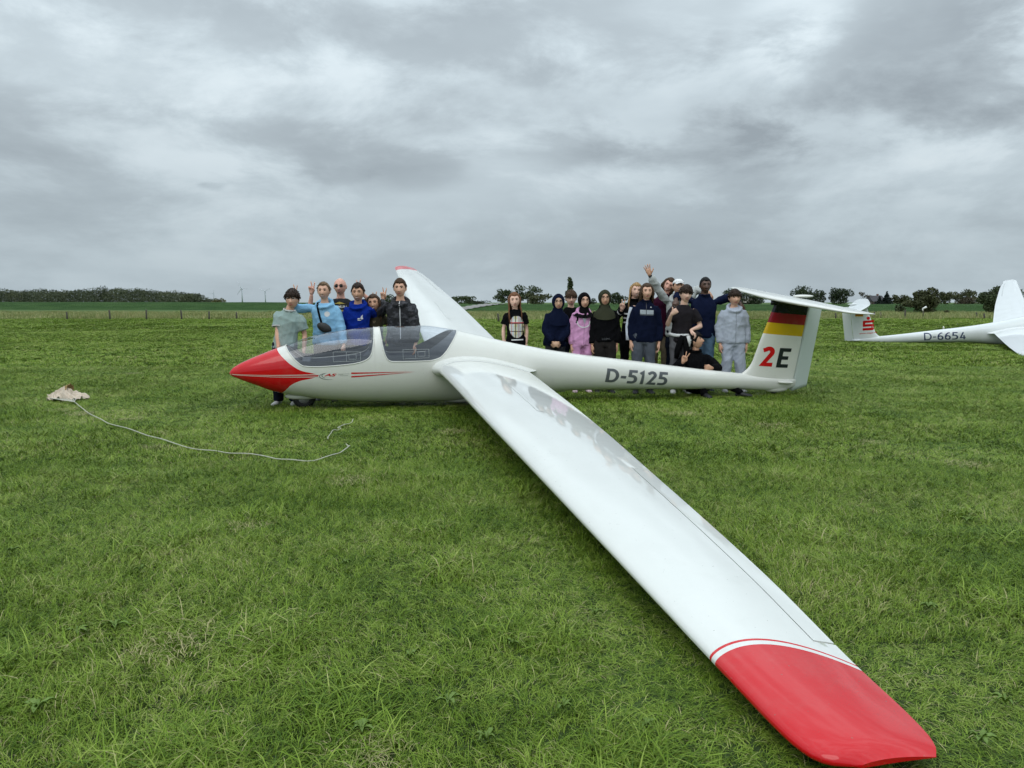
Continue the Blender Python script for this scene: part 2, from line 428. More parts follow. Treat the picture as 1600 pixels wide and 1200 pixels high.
def mglass():
    m = bpy.data.materials.new('canopy_glass'); m.use_nodes = True; t = m.node_tree; t.nodes.clear()
    tr = N(t, 'ShaderNodeBsdfTransparent'); tr.inputs[0].default_value = (.88, .91, .95, 1)
    gl = N(t, 'ShaderNodeBsdfGlossy'); gl.inputs['Roughness'].default_value = .03; gl.inputs[0].default_value = (.95, .97, 1, 1)
    fr = N(t, 'ShaderNodeFresnel'); gg = N(t, 'ShaderNodeNewGeometry'); t.links.new(mth(t, 'MULTIPLY_ADD', gg.outputs['Backfacing'], 1 / 1.49 - 1.49, 1.49), fr.inputs[0])
    k = mth(t, 'MULTIPLY_ADD', fr.outputs[0], 1.2, .03, True)
    mx = N(t, 'ShaderNodeMixShader'); t.links.new(k, mx.inputs[0]); t.links.new(tr.outputs[0], mx.inputs[1]); t.links.new(gl.outputs[0], mx.inputs[2])
    o = N(t, 'ShaderNodeOutputMaterial'); t.links.new(mx.outputs[0], o.inputs[0]); return m
GLASS = mglass()
M_TYRE = mat('tyre_rubber', (.015, .015, .016), .8, .2, 30)
M_HUB = mat('wheel_hub_grey', (.25, .25, .25), .45)
M_TUB = mat('cockpit_lining_grey', (.15, .16, .18), .75, .2, 8)
M_SEAT = mat('seat_fabric_dark', (.075, .08, .095), .85, .2, 10, bump=.4)
M_TRIM = mat('canopy_trim_dark', (.085, .09, .10), .5)
M_PLEX = mat('vent_window_edge', (.45, .48, .49), .3)
M_GREY = mat('letter_grey', (.105, .115, .125), .3, .04)
M_REDP = mat('letter_red', RED, .25, .04)
M_DARKP = mat('letter_charcoal', (.012, .018, .022), .3, .04)
M_BLUEP = mat('letter_blue', (.012, .028, .10), .3, .04)
M_LOGOG = mat('logo_grey', (.13, .14, .14), .35)
M_FAINT = mat('logo_pale_grey', (.42, .43, .41), .35)
M_SEAM = mat('seam_shadow_grey', (.42, .43, .42), .4)
M_TAPE = mat('gap_tape', (.66, .67, .65), .35, .05)
M_GAP = mat('hinge_gap_dark', (.10, .105, .10), .6)

def wheel(c, r, w, name, parent, hub=True):
    mb = MB(); c = Vector(c) - B0; V = []; F = []; n, k = 28, 8
    for i in range(n):
        a = 2 * math.pi * i / n
        for j in range(k):
            b = 2 * math.pi * j / k
            rr = r - w * .5 + w * .5 * math.cos(b)
            V.append((c.x + rr * math.cos(a), c.y + w * .5 * math.sin(b), c.z + rr * math.sin(a)))
    for i in range(n):
        for j in range(k):
            i2, j2 = (i + 1) % n, (j + 1) % k; F.append((i * k + j, i * k + j2, i2 * k + j2, i2 * k + j))
    mb.add(V, F); o = mb.build(name, M_TYRE, parent)
    if hub:
        h = MB(); h.tube([c + Vector((0, -w * .38, 0)), c + Vector((0, -w * .42, 0)), c + Vector((0, w * .42, 0)), c + Vector((0, w * .38, 0))], [r - w * .75, r - w * .55, r - w * .55, r - w * .75], 20)
        h.build('hub', M_HUB, o)
    return o

def airfoil(s): return 5 * (.2969 * math.sqrt(s) - .126 * s - .3516 * s * s + .2843 * s ** 3 - .1036 * s ** 4)
w_le = pchip([0, .3, .6, 3.58, 6.21, 7.8, 8.12, 8.285, 8.375, 8.42, 8.455], [2.47, 2.50, 2.565, 2.60, 2.63, 2.645, 2.648, 2.654, 2.672, 2.705, 2.79])
w_te = pchip([0, .3, .42, .55, 1.2, 3.92, 5.44, 7.2, 7.94, 8.33, 8.405, 8.455], [4.05, 3.90, 3.80, 3.755, 3.715, 3.55, 3.42, 3.25, 3.145, 3.10, 3.075, 3.035])
w_th = pchip([0, .3, .45, .7, 4, 6, 7.8, 8.25, 8.405, 8.455], [.215, .205, .19, .172, .162, .150, .138, .152, .145, .06])
w_inc = pchip([0, 5, 8.5], [R(2.4), R(2.0), R(1.2)])
def wing_loop(y, side, dih, c0, c1, n=22):
    le = float(w_le(y)); c = float(w_te(y)) - le; th = float(w_th(y)); inc = float(w_inc(y)); z0 = .067 + y * math.tan(R(dih)); z0 -= .03 * math.exp(-((y - .3) / .25) ** 2)
    ss = [c0 + (1 - c0) * (1 - math.cos(math.pi * i / n)) / 2 for i in range(n + 1)]
    ss = [min(s, c1) for s in ss] if c0 == 0 else [c0 + (c1 - c0) * (1 - math.cos(math.pi * i / n)) / 2 for i in range(n + 1)]
    def pt(s, u):
        camb = .030 * 4 * s * (1 - s) * (1.25 - .5 * s); zt = airfoil(s) * th * u + camb + (.0012 / c) * u
        X = (s - .3) * c; Z = zt * c
        return Vector((le + .3 * c + X * math.cos(inc) + Z * math.sin(inc), side * y, z0 - X * math.sin(inc) + Z * math.cos(inc) - .01)) - B0
    P = [pt(s, 1) for s in reversed(ss)] + [pt(s, -1) for s in ss[(1 if c0 == 0 else 0):]]
    return P if side > 0 else list(reversed(P))
def wing_skin(y, side, dih, s, lift=0.):
    """a point on the upper wing skin"""
    le = w_le(y); c = w_te(y) - le; inc = w_inc(y); z0 = .067 + y * math.tan(R(dih)) - .03 * math.exp(-((y - .3) / .25) ** 2)
    Z = (airfoil(s) * w_th(y) + .030 * 4 * s * (1 - s) * (1.25 - .5 * s) + .0012 / c) * c + lift; X = (s - .3) * c
    return Vector((le + .3 * c + X * math.cos(inc) + Z * math.sin(inc), side * y, z0 - X * math.sin(inc) + Z * math.cos(inc) - .01)) - B0
def skin_strip(name, rows, cols, side, dih, m, parent, lift=.0022):
    """thin raised strip on the wing skin: rows = spans, cols = chord fractions"""
    V = [wing_skin(y, side, dih, s, lift if 0 < i < len(cols) - 1 else -.002) for y in rows for i, s in enumerate(cols)]; n = len(cols)
    F = [(j * n + i, (j + 1) * n + i, (j + 1) * n + i + 1, j * n + i + 1) for j in range(len(rows) - 1) for i in range(n - 1)]
    if side > 0: F = [tuple(reversed(q)) for q in F]
    return link(name, mk(name, V, [tuple(reversed(q)) for q in F], False), m, parent)
def wing(parent, side, dih, m):
    mb = MB()
    ys = [(y, 1.) for y in list(np.linspace(.22, 1.0, 14)) + list(np.linspace(1.2, 5.40, 16))] + [(y, .815) for y in np.linspace(5.4005, 7.80, 14)]
    ys += [(y, 1.) for y in list(np.linspace(7.8005, 8.18, 9)) + [8.225, 8.265, 8.315, 8.355, 8.385, 8.41, 8.427, 8.44, 8.449, 8.454]]
    mb.loft([wing_loop(y, side, dih, 0, c1) for y, c1 in ys])
    o = mb.build('wing', m, parent)
    o.data.set_sharp_from_angle(angle=R(38))
    a = MB(); a.loft([wing_loop(y, side, dih, .826, 1.0) for y in np.linspace(5.412, 7.788, 12)])
    ao = a.build('aileron', m, o); ao.data.set_sharp_from_angle(angle=R(38))
    g = MB(); g.loft([wing_loop(y, side, dih, .80, .84) for y in np.linspace(5.44, 7.76, 8)])
    for i, p in enumerate(g.v):  # hinge seal sits below the skin
        pass
    yv = [Vector(p) for p in g.v]; n = len(yv) // 8
    vv = []
    for i in range(8):
        ring = yv[i * n:(i + 1) * n]; c = sum(ring, Vector()) / n
        vv += [c + Vector(((p - c).x, (p - c).y, (p - c).z * .80)) for p in ring]
    g.v = vv; g.build('hinge_seal', M_GAP, o)
    ab = skin_strip('airbrake_cap', np.linspace(2.35, 3.75, 12), [.455, .456, .48, .504, .505], side, dih, m, o)
    skin_strip('airbrake_seam_shadow', np.linspace(2.345, 3.755, 12), [.4515, .452, .48, .508, .5085], side, dih, M_SEAM, o, .0010)  # grey rim draws the cap's outline and paints its shadow line
    skin_strip('root_tape', np.linspace(.60, .65, 3), [.03, .05] + list(np.linspace(.1, .94, 20)) + [.97, .98], side, dih, M_TAPE, o, .0016)
    return o

def glider(o, ang, liv):
    psi, phi, th = ang
    M = (Matrix.Rotation(psi, 3, 'Z') @ Matrix.Rotation(th, 3, 'Y') @ Matrix.Rotation(phi, 3, 'X'))
    root = empty('glider'); root.matrix_world = Matrix.Translation(Vector(o) + M @ B0) @ M.to_4x4()
    wh = liv['white']; first = liv['first']
    m_f = paint('fuselage_paint', wh, pat_nose if first else None)
    m_w = paint('wing_paint', liv['wwhite'], pat_tip if first else None, .06)
    m_fin = paint('fin_paint', wh, pat_flag if first else None, .18)
    m_r = paint('rudder_shaded_white', liv['rud_tone'], None, .25); m_p = paint('plain_paint', wh)  # the rudder's differing light is mixed into its own cooler base colour
    # fuselage shell, both sides in one mesh
    xs = sorted(set([round(v, 4) for v in list(np.linspace(0, 1, 26) ** 2 * .70) + list(.70 + (1 - np.cos(np.linspace(0, math.pi, 44))) / 2 * 1.10) + list(np.linspace(1.80, 1.87, 4)) +
        list(1.87 + (1 - np.cos(np.linspace(0, math.pi, 44))) / 2 * 1.01) + list(np.linspace(2.88, 7.95, 60))]))
    V, F = [], []
    mb = MB()
    for sd_ in (-1, 1):
        v_, f_ = fuse_grid(xs, tsplit, lambda x: 1., 30, sd_); mb.add(v_, f_)
    ends = []
    fo = mb.build('fuselage', m_f, root)
    bm = bmesh.new(); bm.from_mesh(fo.data); bmesh.ops.remove_doubles(bm, verts=bm.verts[:], dist=.0004)
    bmesh.ops.holes_fill(bm, edges=[e for e in bm.edges if e.is_boundary and min(v.co.x for v in e.verts) > 4.9], sides=0)
    bm.to_mesh(fo.data); bm.free()
    fo.data.polygons.foreach_set('use_smooth', [True] * len(fo.data.polygons))
    # cockpit lining, seats, panels
    cx = list(np.linspace(.74, 2.86, 60)); mb = MB()
    for sd_ in (-1, 1):
        v_, f_ = fuse_grid(cx, lambda x: max(tsplit(x), .30) if split(x) is not None else .28, lambda x: .86, 10, sd_, .955); mb.add(v_, f_)
    mb.build('cockpit_lining', M_TUB, root)
    for k, (x0, x1) in enumerate(((1.30, 1.74), (2.20, 2.70))):
        s_ = MB(); w = .21
        s_.loft([[Vector((x, y * sc, z + dz_)) - B0 for y, dz_ in ((-w, 0), (w, 0), (w, -.05), (-w, -.05))] for x, z, sc in
                 ((x0 - .34, -.16, .9), (x0 - .1, -.22, 1), (x0 + .04, -.20, 1), (x0 + .22, 0, 1), (x0 + .36, .16, .9), (x1, .25, .7))])
        so_ = s_.build('seat', M_SEAT, root, False)
        h_ = MB(); h_.ell(Vector((x1 + .03, 0, .33)) - B0, (.035, .09, .07), 14, 8); h_.build('headrest', M_SEAT, so_)
    for x0, z0, w in ((1.0, .17, .20), (1.86, .24, .17)):
        p_ = MB(); p_.loft([[Vector((x0 + dx, y, z)) - B0 for y, z in ((-w, -.12), (-w, z0 - .06), (-w * .6, z0), (w * .6, z0), (w, z0 - .06), (w, -.12))] for dx in (-.10, -.02, 0)])
        pn = p_.build('instrument_panel', M_TRIM, root, False)
        for yy in (-.09, 0, .09):
            d_ = MB(); c = Vector((x0 + .004, yy, z0 - .07)) - B0; d_.tube([c, c + Vector((.006, 0, 0))], .032, 16); d_.build('dial', M_GAP, pn)
    # canopies
    for sill, xa, xb, nm in ((sill_f, .70, 1.80, 'front'), (sill_r, 1.87, 2.88, 'rear')):
        cxs = list(xa + (1 - np.cos(np.linspace(0, math.pi, 46))) / 2 * (xb - xa)); mb = MB()
        ts = lambda x: t_of_z(x, min(float(sill(x)), float(f_top(x)) - 1e-5))
        for sd_ in (-1, 1):
            v_, f_ = fuse_grid(cxs, lambda x: 0., ts, 16, sd_); mb.add(v_, f_)
        co = mb.build('canopy', GLASS, root)
        bm = bmesh.new(); bm.from_mesh(co.data); bmesh.ops.remove_doubles(bm, verts=bm.verts[:], dist=.0004); bm.to_mesh(co.data); bm.free()
        co.data.polygons.foreach_set('use_smooth', [True] * len(co.data.polygons))
        fr = MB()
        loop = []
        for sd_ in (-1, 1):
            pts = []
            for x in cxs:
                y, z = sec(x, ts(x)); pts.append(Vector((x, sd_ * y, z)) - B0)
            loop += pts if sd_ < 0 else list(reversed(pts))
        fr.tube(loop, .0075, 6); fr.build('canopy_frame', m_p, co)
        tr = MB(); wd = .045 if nm == 'front' else .05
        for sd_ in (-1, 1):
            def ta(x):
                k = wd / max(.2, float(f_wid(x)) * 3.0); t_ = ts(x)
                if nm == 'rear': k += .10 * max(0, min(1, (x - 2.35) / .3))
                k *= min(1, t_ / .16) ** 2
                return max(0, t_ - k)
            v_, f_ = fuse_grid(cxs, ta, ts, 4, sd_, .985); tr.add(v_, f_)
        tr.build('canopy_trim', M_TRIM, co)
        # sliding vent window on the near side
        x0, x1, z0, z1 = (1.285, 1.62, .185, .305) if nm == 'front' else (2.15, 2.48, .21, .325)
        for sd_ in ((-1,) if first else (1,)):
            vw = MB(); xm = x0 + (x1 - x0) * .48
            def q(x, z): return Vector((x, sd_ * (side_y(x, z) + .004), z)) - B0
            for pts in ([(x0, z0), (x1, z0 + .01)], [(x0, z1), (x1, z1)], [(x0, z0), (x0, z1)], [(x1, z0 + .01), (x1, z1)], [(xm, z0), (xm, z1)]):
                (a, b), (c, d) = pts; vw.tube([q(a + (c - a) * i / 6, b + (d - b) * i / 6) for i in range(7)], .0022, 6)
            xi0, xi1, zi0, zi1 = xm + .03, xm + .12, z0 + .03, z1 - .03
            for pts in ([(xi0, zi0), (xi1, zi0)], [(xi0, zi1), (xi1, zi1)], [(xi0, zi0), (xi0, zi1)], [(xi1, zi0), (xi1, zi1)]):
                (a, b), (c, d) = pts; vw.tube([q(a + (c - a) * i / 4, b + (d - b) * i / 4) for i in range(5)], .002, 6)
            vw.build('vent_window', M_PLEX, co)
    # wings
    wing(root, -1, liv['dn'] if first else liv['df'], m_w); wing(root, 1, liv['df'] if first else liv['dn'], m_w)
    # fin and rudder
    def fin_loop(z, xa, xb, n=12, defl=0., z_of=None):
        P = []
        hx = fin_hinge(z)
        ss = [xa(z) + (xb(z) - xa(z)) * (1 - math.cos(math.pi * i / n)) / 2 for i in range(n + 1)]
        def pt(x, sgn):
            zz = z if z_of is None else z_of(x, z)
            y = sgn * fin_half(x, z)
            if defl:
                dx = x - hx; x, y = hx + dx * math.cos(defl) - y * math.sin(defl), dx * math.sin(defl) + y * math.cos(defl)
            return Vector((x, y, zz)) - B0
        return [pt(x, 1) for x in reversed(ss)] + [pt(x, -1) for x in ss[1:]]
    mb = MB(); mb.loft([fin_loop(z, lambda z: float(fin_le(z)), lambda z: fin_hinge(z) - .004) for z in np.linspace(-.30, .885, 34)])
    fn = mb.build('fin', m_fin, root)
    mb = MB(); zs = np.linspace(-.385, .865, 26)
    def zslant(x, z):
        k = max(0, (-.20 - z) / .185); return z - k * .055 * max(0, (fin_te(z) - x) / .28) + 0.0
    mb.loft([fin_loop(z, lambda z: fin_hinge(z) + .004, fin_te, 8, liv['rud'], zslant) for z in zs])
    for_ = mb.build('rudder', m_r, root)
    for ob in (fn, for_):
        for p in ob.data.polygons:
            if len(p.vertices) > 4: p.use_smooth = False
    # tailplane on top of the fin
    tp_le = pchip([0, .3, 1.3, 1.5, 1.6, 1.635], [7.40, 7.42, 7.56, 7.60, 7.66, 7.74]); tp_te = pchip([0, 1.3, 1.55, 1.635], [8.06, 7.99, 7.96, 7.92]); tp_th = pchip([0, 1.5, 1.6, 1.635], [.115, .105, .07, .02])
    def tp_loop(y, c0, c1, n=12, side=1):
        y_ = abs(y); le = float(tp_le(y_)); c = float(tp_te(y_)) - le; ss = [c0 + (c1 - c0) * (1 - math.cos(math.pi * i / n)) / 2 for i in range(n + 1)]
        pt = lambda s, u: Vector((le + s * c, y, .925 + (airfoil(s) * float(tp_th(y_)) * c + .001) * u - (s - .3) * c * .035)) - B0
        return [pt(s, 1) for s in reversed(ss)] + [pt(s, -1) for s in (ss[1:] if c0 == 0 else ss)]
    mb = MB(); ys = [-1.632, -1.62, -1.6, -1.57, -1.53] + list(np.linspace(-1.48, 1.48, 25)) + [1.53, 1.57, 1.6, 1.62, 1.632]
    mb.loft([tp_loop(y, 0, .70) for y in ys]); tpo = mb.build('tailplane', m_p, root)
    for sgn in (-1, 1):
        mb = MB(); mb.loft([tp_loop(y, .71, 1.0, 8) for y in sorted([sgn * v for v in list(np.linspace(.06, 1.5, 14)) + [1.55, 1.6, 1.628]])]); mb.build('elevator', m_p, tpo)
    mb = MB(); mb.ell(Vector((7.95, 0, .965)) - B0, (.17, .05, .022), 16, 8); mb.build('spar_fairing', m_p, tpo)
    mb = MB(); mb.loft([[Vector((7.45 + .5 * s, w * math.cos(a), zz + .0 * s)) - B0 for a in ()] or [Vector((7.52 + .25 * math.cos(a), w * math.sin(a), zz)) - B0 + Vector((.17, 0, 0)) for a in np.linspace(0, 2 * math.pi, 20, endpoint=False)] for zz, w in ((.84, .05), (.90, .065))])
    mb.build('tail_fillet', m_fin, root)
    # wheels
    nw = wheel((.90, 0, -.335), .15, .11, 'nose_wheel', root); wheel((2.92, 0, -.285), .195, .14, 'main_wheel', root); wheel((7.62, 0, -.425), .06, .05, 'tail_wheel', root)
    mb = MB(); mb.ell(Vector((.90, 0, -.315)) - B0, (.24, .085, .05), 18, 8); mb.build('nose_wheel_fairing', m_p, root)
    mb = MB(); mb.ell(Vector((2.98, 0, -.39)) - B0, (.36, .14, .075), 20, 8); mb.build('main_wheel_fairing', m_p, root)
    mb = MB(); mb.ell(Vector((7.66, 0, -.40)) - B0, (.20, .05, .06), 16, 8); mb.build('tail_wheel_fairing', m_p, root)
    for sgn in (-1, 1):
        mb = MB(); mb.ell(Vector((7.765, sgn * .075, -.297)) - B0, (.13, .035, .022), 16, 8, rot=Matrix.Rotation(.06, 3, 'Y')); mb.build('tail_grip', m_p, root)
    return root

LIV1 = dict(first=True, white=(.745, .74, .69), wwhite=(.74, .745, .71), rud_tone=(.60, .66, .64), dn=3.53, df=4.45, rud=R(7))
LIV2 = dict(first=False, white=(.76, .79, .79), wwhite=(.78, .80, .80), rud_tone=(.70, .74, .73), dn=3.4, df=4.3, rud=R(0))
G1 = glider((-3.5604, 9.7303, .4794), (.21699, .11852, -.0026), LIV1)
tag(G1, 'white two-seat glider with red nose and wingtips, left wing resting on the grass', 'glider')
G2 = glider((18.872, 23.371, .47), (2.633, -.137, .015), LIV2)
tag(G2, 'plain white glider parked at the right edge with a red logo on its fin', 'glider')
# lettering of the near glider
fs = lambda x, z: side_y(x, z)
skin_decal('registration', glyphs('D-5125', .185), aff(4.915, -.192, .925, -.085, .03, .198), fs, -1, M_GREY, G1)
fy = lambda x, z: fin_half(x, z)
skin_decal('tail_number', glyphs('2', .20), aff(7.318, -.047, .205, -.012, .045, .292), fy, -1, M_REDP, G1)
skin_decal('tail_letter', glyphs('E', .18), aff(7.590, -.072, .195, -.012, .042, .288), fy, -1, M_DARKP, G1)
skin_decal('logo_letters', text2d('AS', .03, .35), aff(1.165, .004, .155, -.003, .0, .036), fs, -1, M_REDP, G1)
arc = [(1.235 + .125 * math.cos(a), .004 + .043 * math.sin(a)) for a in np.linspace(R(110), R(285), 24)]
arc2 = [(1.225 + .085 * math.cos(a), .012 + .034 * math.sin(a)) for a in np.linspace(R(120), R(240), 16)]
idm = lambda u, w: (u, w)
skin_decal('logo_arc', band2d(arc, [.002 + .006 * math.sin(math.pi * i / 23) for i in range(24)]), idm, fs, -1, M_LOGOG, G1)
skin_decal('logo_arc', band2d(arc2, [.002 + .006 * math.sin(math.pi * i / 15) for i in range(16)]), idm, fs, -1, M_LOGOG, G1)
skin_decal('logo_script', poly2d([(1.335, .030), (1.475, .034), (1.475, .038), (1.34, .034)], [(1.36, .008), (1.46, .010), (1.46, .015), (1.36, .012)], [(1.34, .018), (1.40, .026), (1.40, .029), (1.34, .022)]), idm, fs, -1, M_FAINT, G1)
for z0, z1 in ((.040, .046), (-.006, .040)):
    skin_decal('pinstripe', poly2d([(1.50, z0 - .009), (2.30, z1), (1.50, z0 + .010)]), idm, fs, -1, M_REDP, G1, .04)
m_ws = mat('stripe_white', (.72, .72, .66), .2, .03)
skin_decal('nose_stripe', poly2d([(.02, .002), (.55, .012), (1.10, .030), (1.10, .020), (.55, .006), (.02, -.001)]), idm, fs, -1, m_ws, G1, .03)
skin_decal('nose_stripe', poly2d([(.02, -.002), (.55, -.008), (1.10, .000), (1.10, -.009), (.55, -.014), (.02, -.005)]), idm, fs, -1, m_ws, G1, .03)
# lettering of the far glider (its other side faces the camera)
skin_decal('registration', glyphs('D-6654', .13), aff(5.71, -.262, -1.20, .06, .02, .245), fs, 1, M_BLUEP, G2)
skin_decal('web_address', text2d('www.stspa.de', .02), aff(7.72, -.10, -.56, .05, .0, .06), fy, 1, M_REDP, G2, .05)
def S_logo():
    ux, uz = .36, .36
    T = lambda a, b: (7.615 - a * .35, .045 + b * .345 + a * .02)
    th = .235
    polys = []
    # three bars joined by two verticals; rounded outer corners
    def rr(pts): polys.append([T(*p) for p in pts])
    rr([(.06, 1), (.0, .92), (.0, .76), (1, .76), (1, 1)])
    rr([(0, .76), (.22, .76), (.22, .62), (0, .62)])
    rr([(0, .62), (.94, .62), (1, .55), (1, .38), (0, .38), (0, .5)])
    rr([(.78, .38), (1, .38), (1, .24), (.78, .24)])
    rr([(0, 0), (.94, 0), (1, .08), (1, .24), (0, .24)])
    polys.append([(7.445 + .055 * math.cos(a), .475 + .055 * math.sin(a)) for a in np.linspace(0, 2 * math.pi, 20, endpoint=False)])
    return poly2d(*polys)
skin_decal('logo', S_logo(), idm, fy, 1, M_REDP, G2, .05)
for i, c in enumerate(((.004, .004, .006), (.35, .01, .012), (.62, .40, .012))):
    z1 = .645 - i * .036
    skin_decal('flag_stripe', poly2d([(7.86, z1 - .036), (7.86, z1), (7.61, z1), (7.61, z1 - .036)]), idm, fy, 1, mat('flag_%d' % i, c, .3), G2, .05)
# ================================================================ ground, dike, grass
def ground_mat():
    m = bpy.data.materials.new('field_ground'); m.use_nodes = True; t = m.node_tree; b = t.nodes['Principled BSDF']
    g = N(t, 'ShaderNodeNewGeometry'); P = g.outputs['Position']; x, y, z = sxyz(t, P)
    n1 = noise(t, P, .35, 5, .6); n2 = noise(t, P, 6., 5, .65); n3 = noise(t, P, .03, 4, .6)
    soil = mixc(t, smooth(t, n2, .35, .7), (.030, .048, .014), (.055, .085, .026))
    st = N(t, 'ShaderNodeMapping'); t.links.new(P, st.inputs[0]); st.inputs['Scale'].default_value = (.04, .30, 1)
    nst = noise(t, st.outputs[0], 1.0, 5, .6)
    turf = mixc(t, smooth(t, nst, .3, .7), (.066, .125, .022), (.100, .170, .036))
    turf = mixc(t, mth(t, 'MULTIPLY', n2, .35), turf, (.05, .10, .025))
    c = mixc(t, smooth(t, y, 34., 60.), soil, turf)
    st2 = N(t, 'ShaderNodeMapping'); t.links.new(P, st2.inputs[0]); st2.inputs['Scale'].default_value = (.05, .22, 1)
    nm = noise(t, st2.outputs[0], 1.3, 6, .65)
    mead = mixc(t, smooth(t, nm, .38, .66), (.135, .18, .06), (.25, .245, .115))
    edge = mth(t, 'ADD', y, mth(t, 'MULTIPLY', mth(t, 'SUBTRACT', n3, .5), 14.))
    c = mixc(t, smooth(t, edge, 61., 66.), c, mead)
    c = mixc(t, smooth(t, edge, 92., 104.), c, (.085, .135, .045))
    t.links.new(c, b.inputs['Base Color']); b.inputs['Roughness'].default_value = .95; b.inputs['Specular IOR Level'].default_value = .1
    bn = N(t, 'ShaderNodeBump'); bn.inputs['Strength'].default_value = .8; bn.inputs['Distance'].default_value = .03
    t.links.new(n2, bn.inputs['Height']); t.links.new(bn.outputs[0], b.inputs['Normal'])
    return m
gx = sorted(set(list(np.linspace(-60, 60, 61)) + [-6000, -2500, -1000, -400, -200, -120, 120, 200, 400, 1000, 2500, 6000]))
gy = [-60, -20] + list(np.linspace(0, 70, 36)) + [90, 120, 200, 400, 1000, 3000, 9000]
V = [(x, y, 0) for y in gy for x in gx]; nxg = len(gx)
F = [(j * nxg + i, j * nxg + i + 1, (j + 1) * nxg + i + 1, (j + 1) * nxg + i) for j in range(len(gy) - 1) for i in range(nxg - 1)]
tag(link('ground', mk('ground', V, F), ground_mat()), kind='structure')

# dike
dike_pts = [(-900, 225), (-420, 182), (-200, 160), (-96, 145), (-52, 140), (-20, 128), (4, 118), (30, 113), (71, 109), (140, 104), (300, 96), (900, 80)]
dike_h = [1.6, 1.5, 1.46, 1.44, 1.42, 1.25, 1.08, 1.08, 1.14, 1.16, 1.2, 1.2]
dpy = pchip([p[0] for p in dike_pts], [p[1] for p in dike_pts]); dph = pchip([p[0] for p in dike_pts], dike_h)
def dike_mat():
    m = bpy.data.materials.new('dike_grass'); m.use_nodes = True; t = m.node_tree; b = t.nodes['Principled BSDF']
    g = N(t, 'ShaderNodeNewGeometry'); P = g.outputs['Position']
    mp = N(t, 'ShaderNodeMapping'); t.links.new(P, mp.inputs[0]); mp.inputs['Scale'].default_value = (.15, .6, 3)
    n = noise(t, mp.outputs[0], 1.0, 6, .65)
    c = mixc(t, smooth(t, n, .3, .7), (.026, .060, .017), (.048, .092, .028)); t.links.new(c, b.inputs['Base Color']); b.inputs['Roughness'].default_value = .95; b.inputs['Specular IOR Level'].default_value = .1
    bn = N(t, 'ShaderNodeBump'); bn.inputs['Distance'].default_value = .15; t.links.new(noise(t, P, 3., 5, .6), bn.inputs['Height']); t.links.new(bn.outputs[0], b.inputs['Normal'])
    return m
V = []; xs = list(np.linspace(-900, -220, 24)) + list(np.linspace(-210, 210, 180)) + list(np.linspace(230, 900, 24)); prof = [(-1.2, -.03), (0, .10), (1.4, .50), (2.8, .86), (3.6, .98), (4.4, 1.0), (6.2, 1.0), (7.4, .9), (12, -.03)]
for i, x in enumerate(xs):
    y0 = dpy(x); h = dph(x)
    for k, (dy, s) in enumerate(prof): V.append((x, y0 + dy, h * s + (.05 * math.sin(x * .9 + k) * math.sin(x * .23 + 2 * k) if .05 < s < .99 else .02 * math.sin(x * .37) if s > .98 else 0)))
n = len(prof); F = [(i * n + k, (i + 1) * n + k, (i + 1) * n + k + 1, i * n + k + 1) for i in range(len(xs) - 1) for k in range(n - 1)]
tag(link('dike', mk('dike', V, F), dike_mat()), kind='structure')
# pale ramp climbing the dike
V = []; dpr = pchip([p[0] for p in prof[:-1]], [p[1] for p in prof[:-1]])
for i in range(25):
    s = i / 24; x = -8.2 + 7.8 * s; dy = .5 + 4.2 * s
    for q in (-.75, 0, .75): V.append((x, dpy(x) + dy + q, dph(x) * dpr(dy + q) + .10 + .05 * math.sin(i * 2.1 + q)))
F = [(i * 3 + k, (i + 1) * 3 + k, (i + 1) * 3 + k + 1, i * 3 + k + 1) for i in range(24) for k in range(2)]
tag(link('ramp', mk('ramp', V, F, False), mat('pale_gravel', (.25, .245, .23), .9, .2, 3)), kind='structure')

# ---------------------------------------------------------------- grass
def grass_mat(name, dark, mid, light, dry, trans=.35):
    m = bpy.data.materials.new(name); m.use_nodes = True; t = m.node_tree; t.nodes.clear()
    at_ = N(t, 'ShaderNodeAttribute', attribute_name='tone'); g = N(t, 'ShaderNodeNewGeometry')
    P = g.outputs['Position']
    na = noise(t, P, .9, 5, .68)
    s = mth(t, 'ADD', at_.outputs['Fac'], mth(t, 'MULTIPLY', mth(t, 'SUBTRACT', na, .5), 1.35))
    c = ramp(t, s, [(.12, dark), (.5, mid), (.86, light), (1.0, dry)])
    df = N(t, 'ShaderNodeBsdfPrincipled'); t.links.new(c, df.inputs['Base Color']); df.inputs['Roughness'].default_value = .5; df.inputs['Specular IOR Level'].default_value = .14
    o = N(t, 'ShaderNodeOutputMaterial'); t.links.new(df.outputs[0], o.inputs[0]); return m
GM = grass_mat('grass_blades', (.050, .104, .009), (.156, .248, .022), (.278, .355, .068), (.40, .36, .18))
GM2 = grass_mat('meadow_grass', (.13, .19, .055), (.24, .27, .10), (.38, .36, .17), (.48, .41, .22), .25)
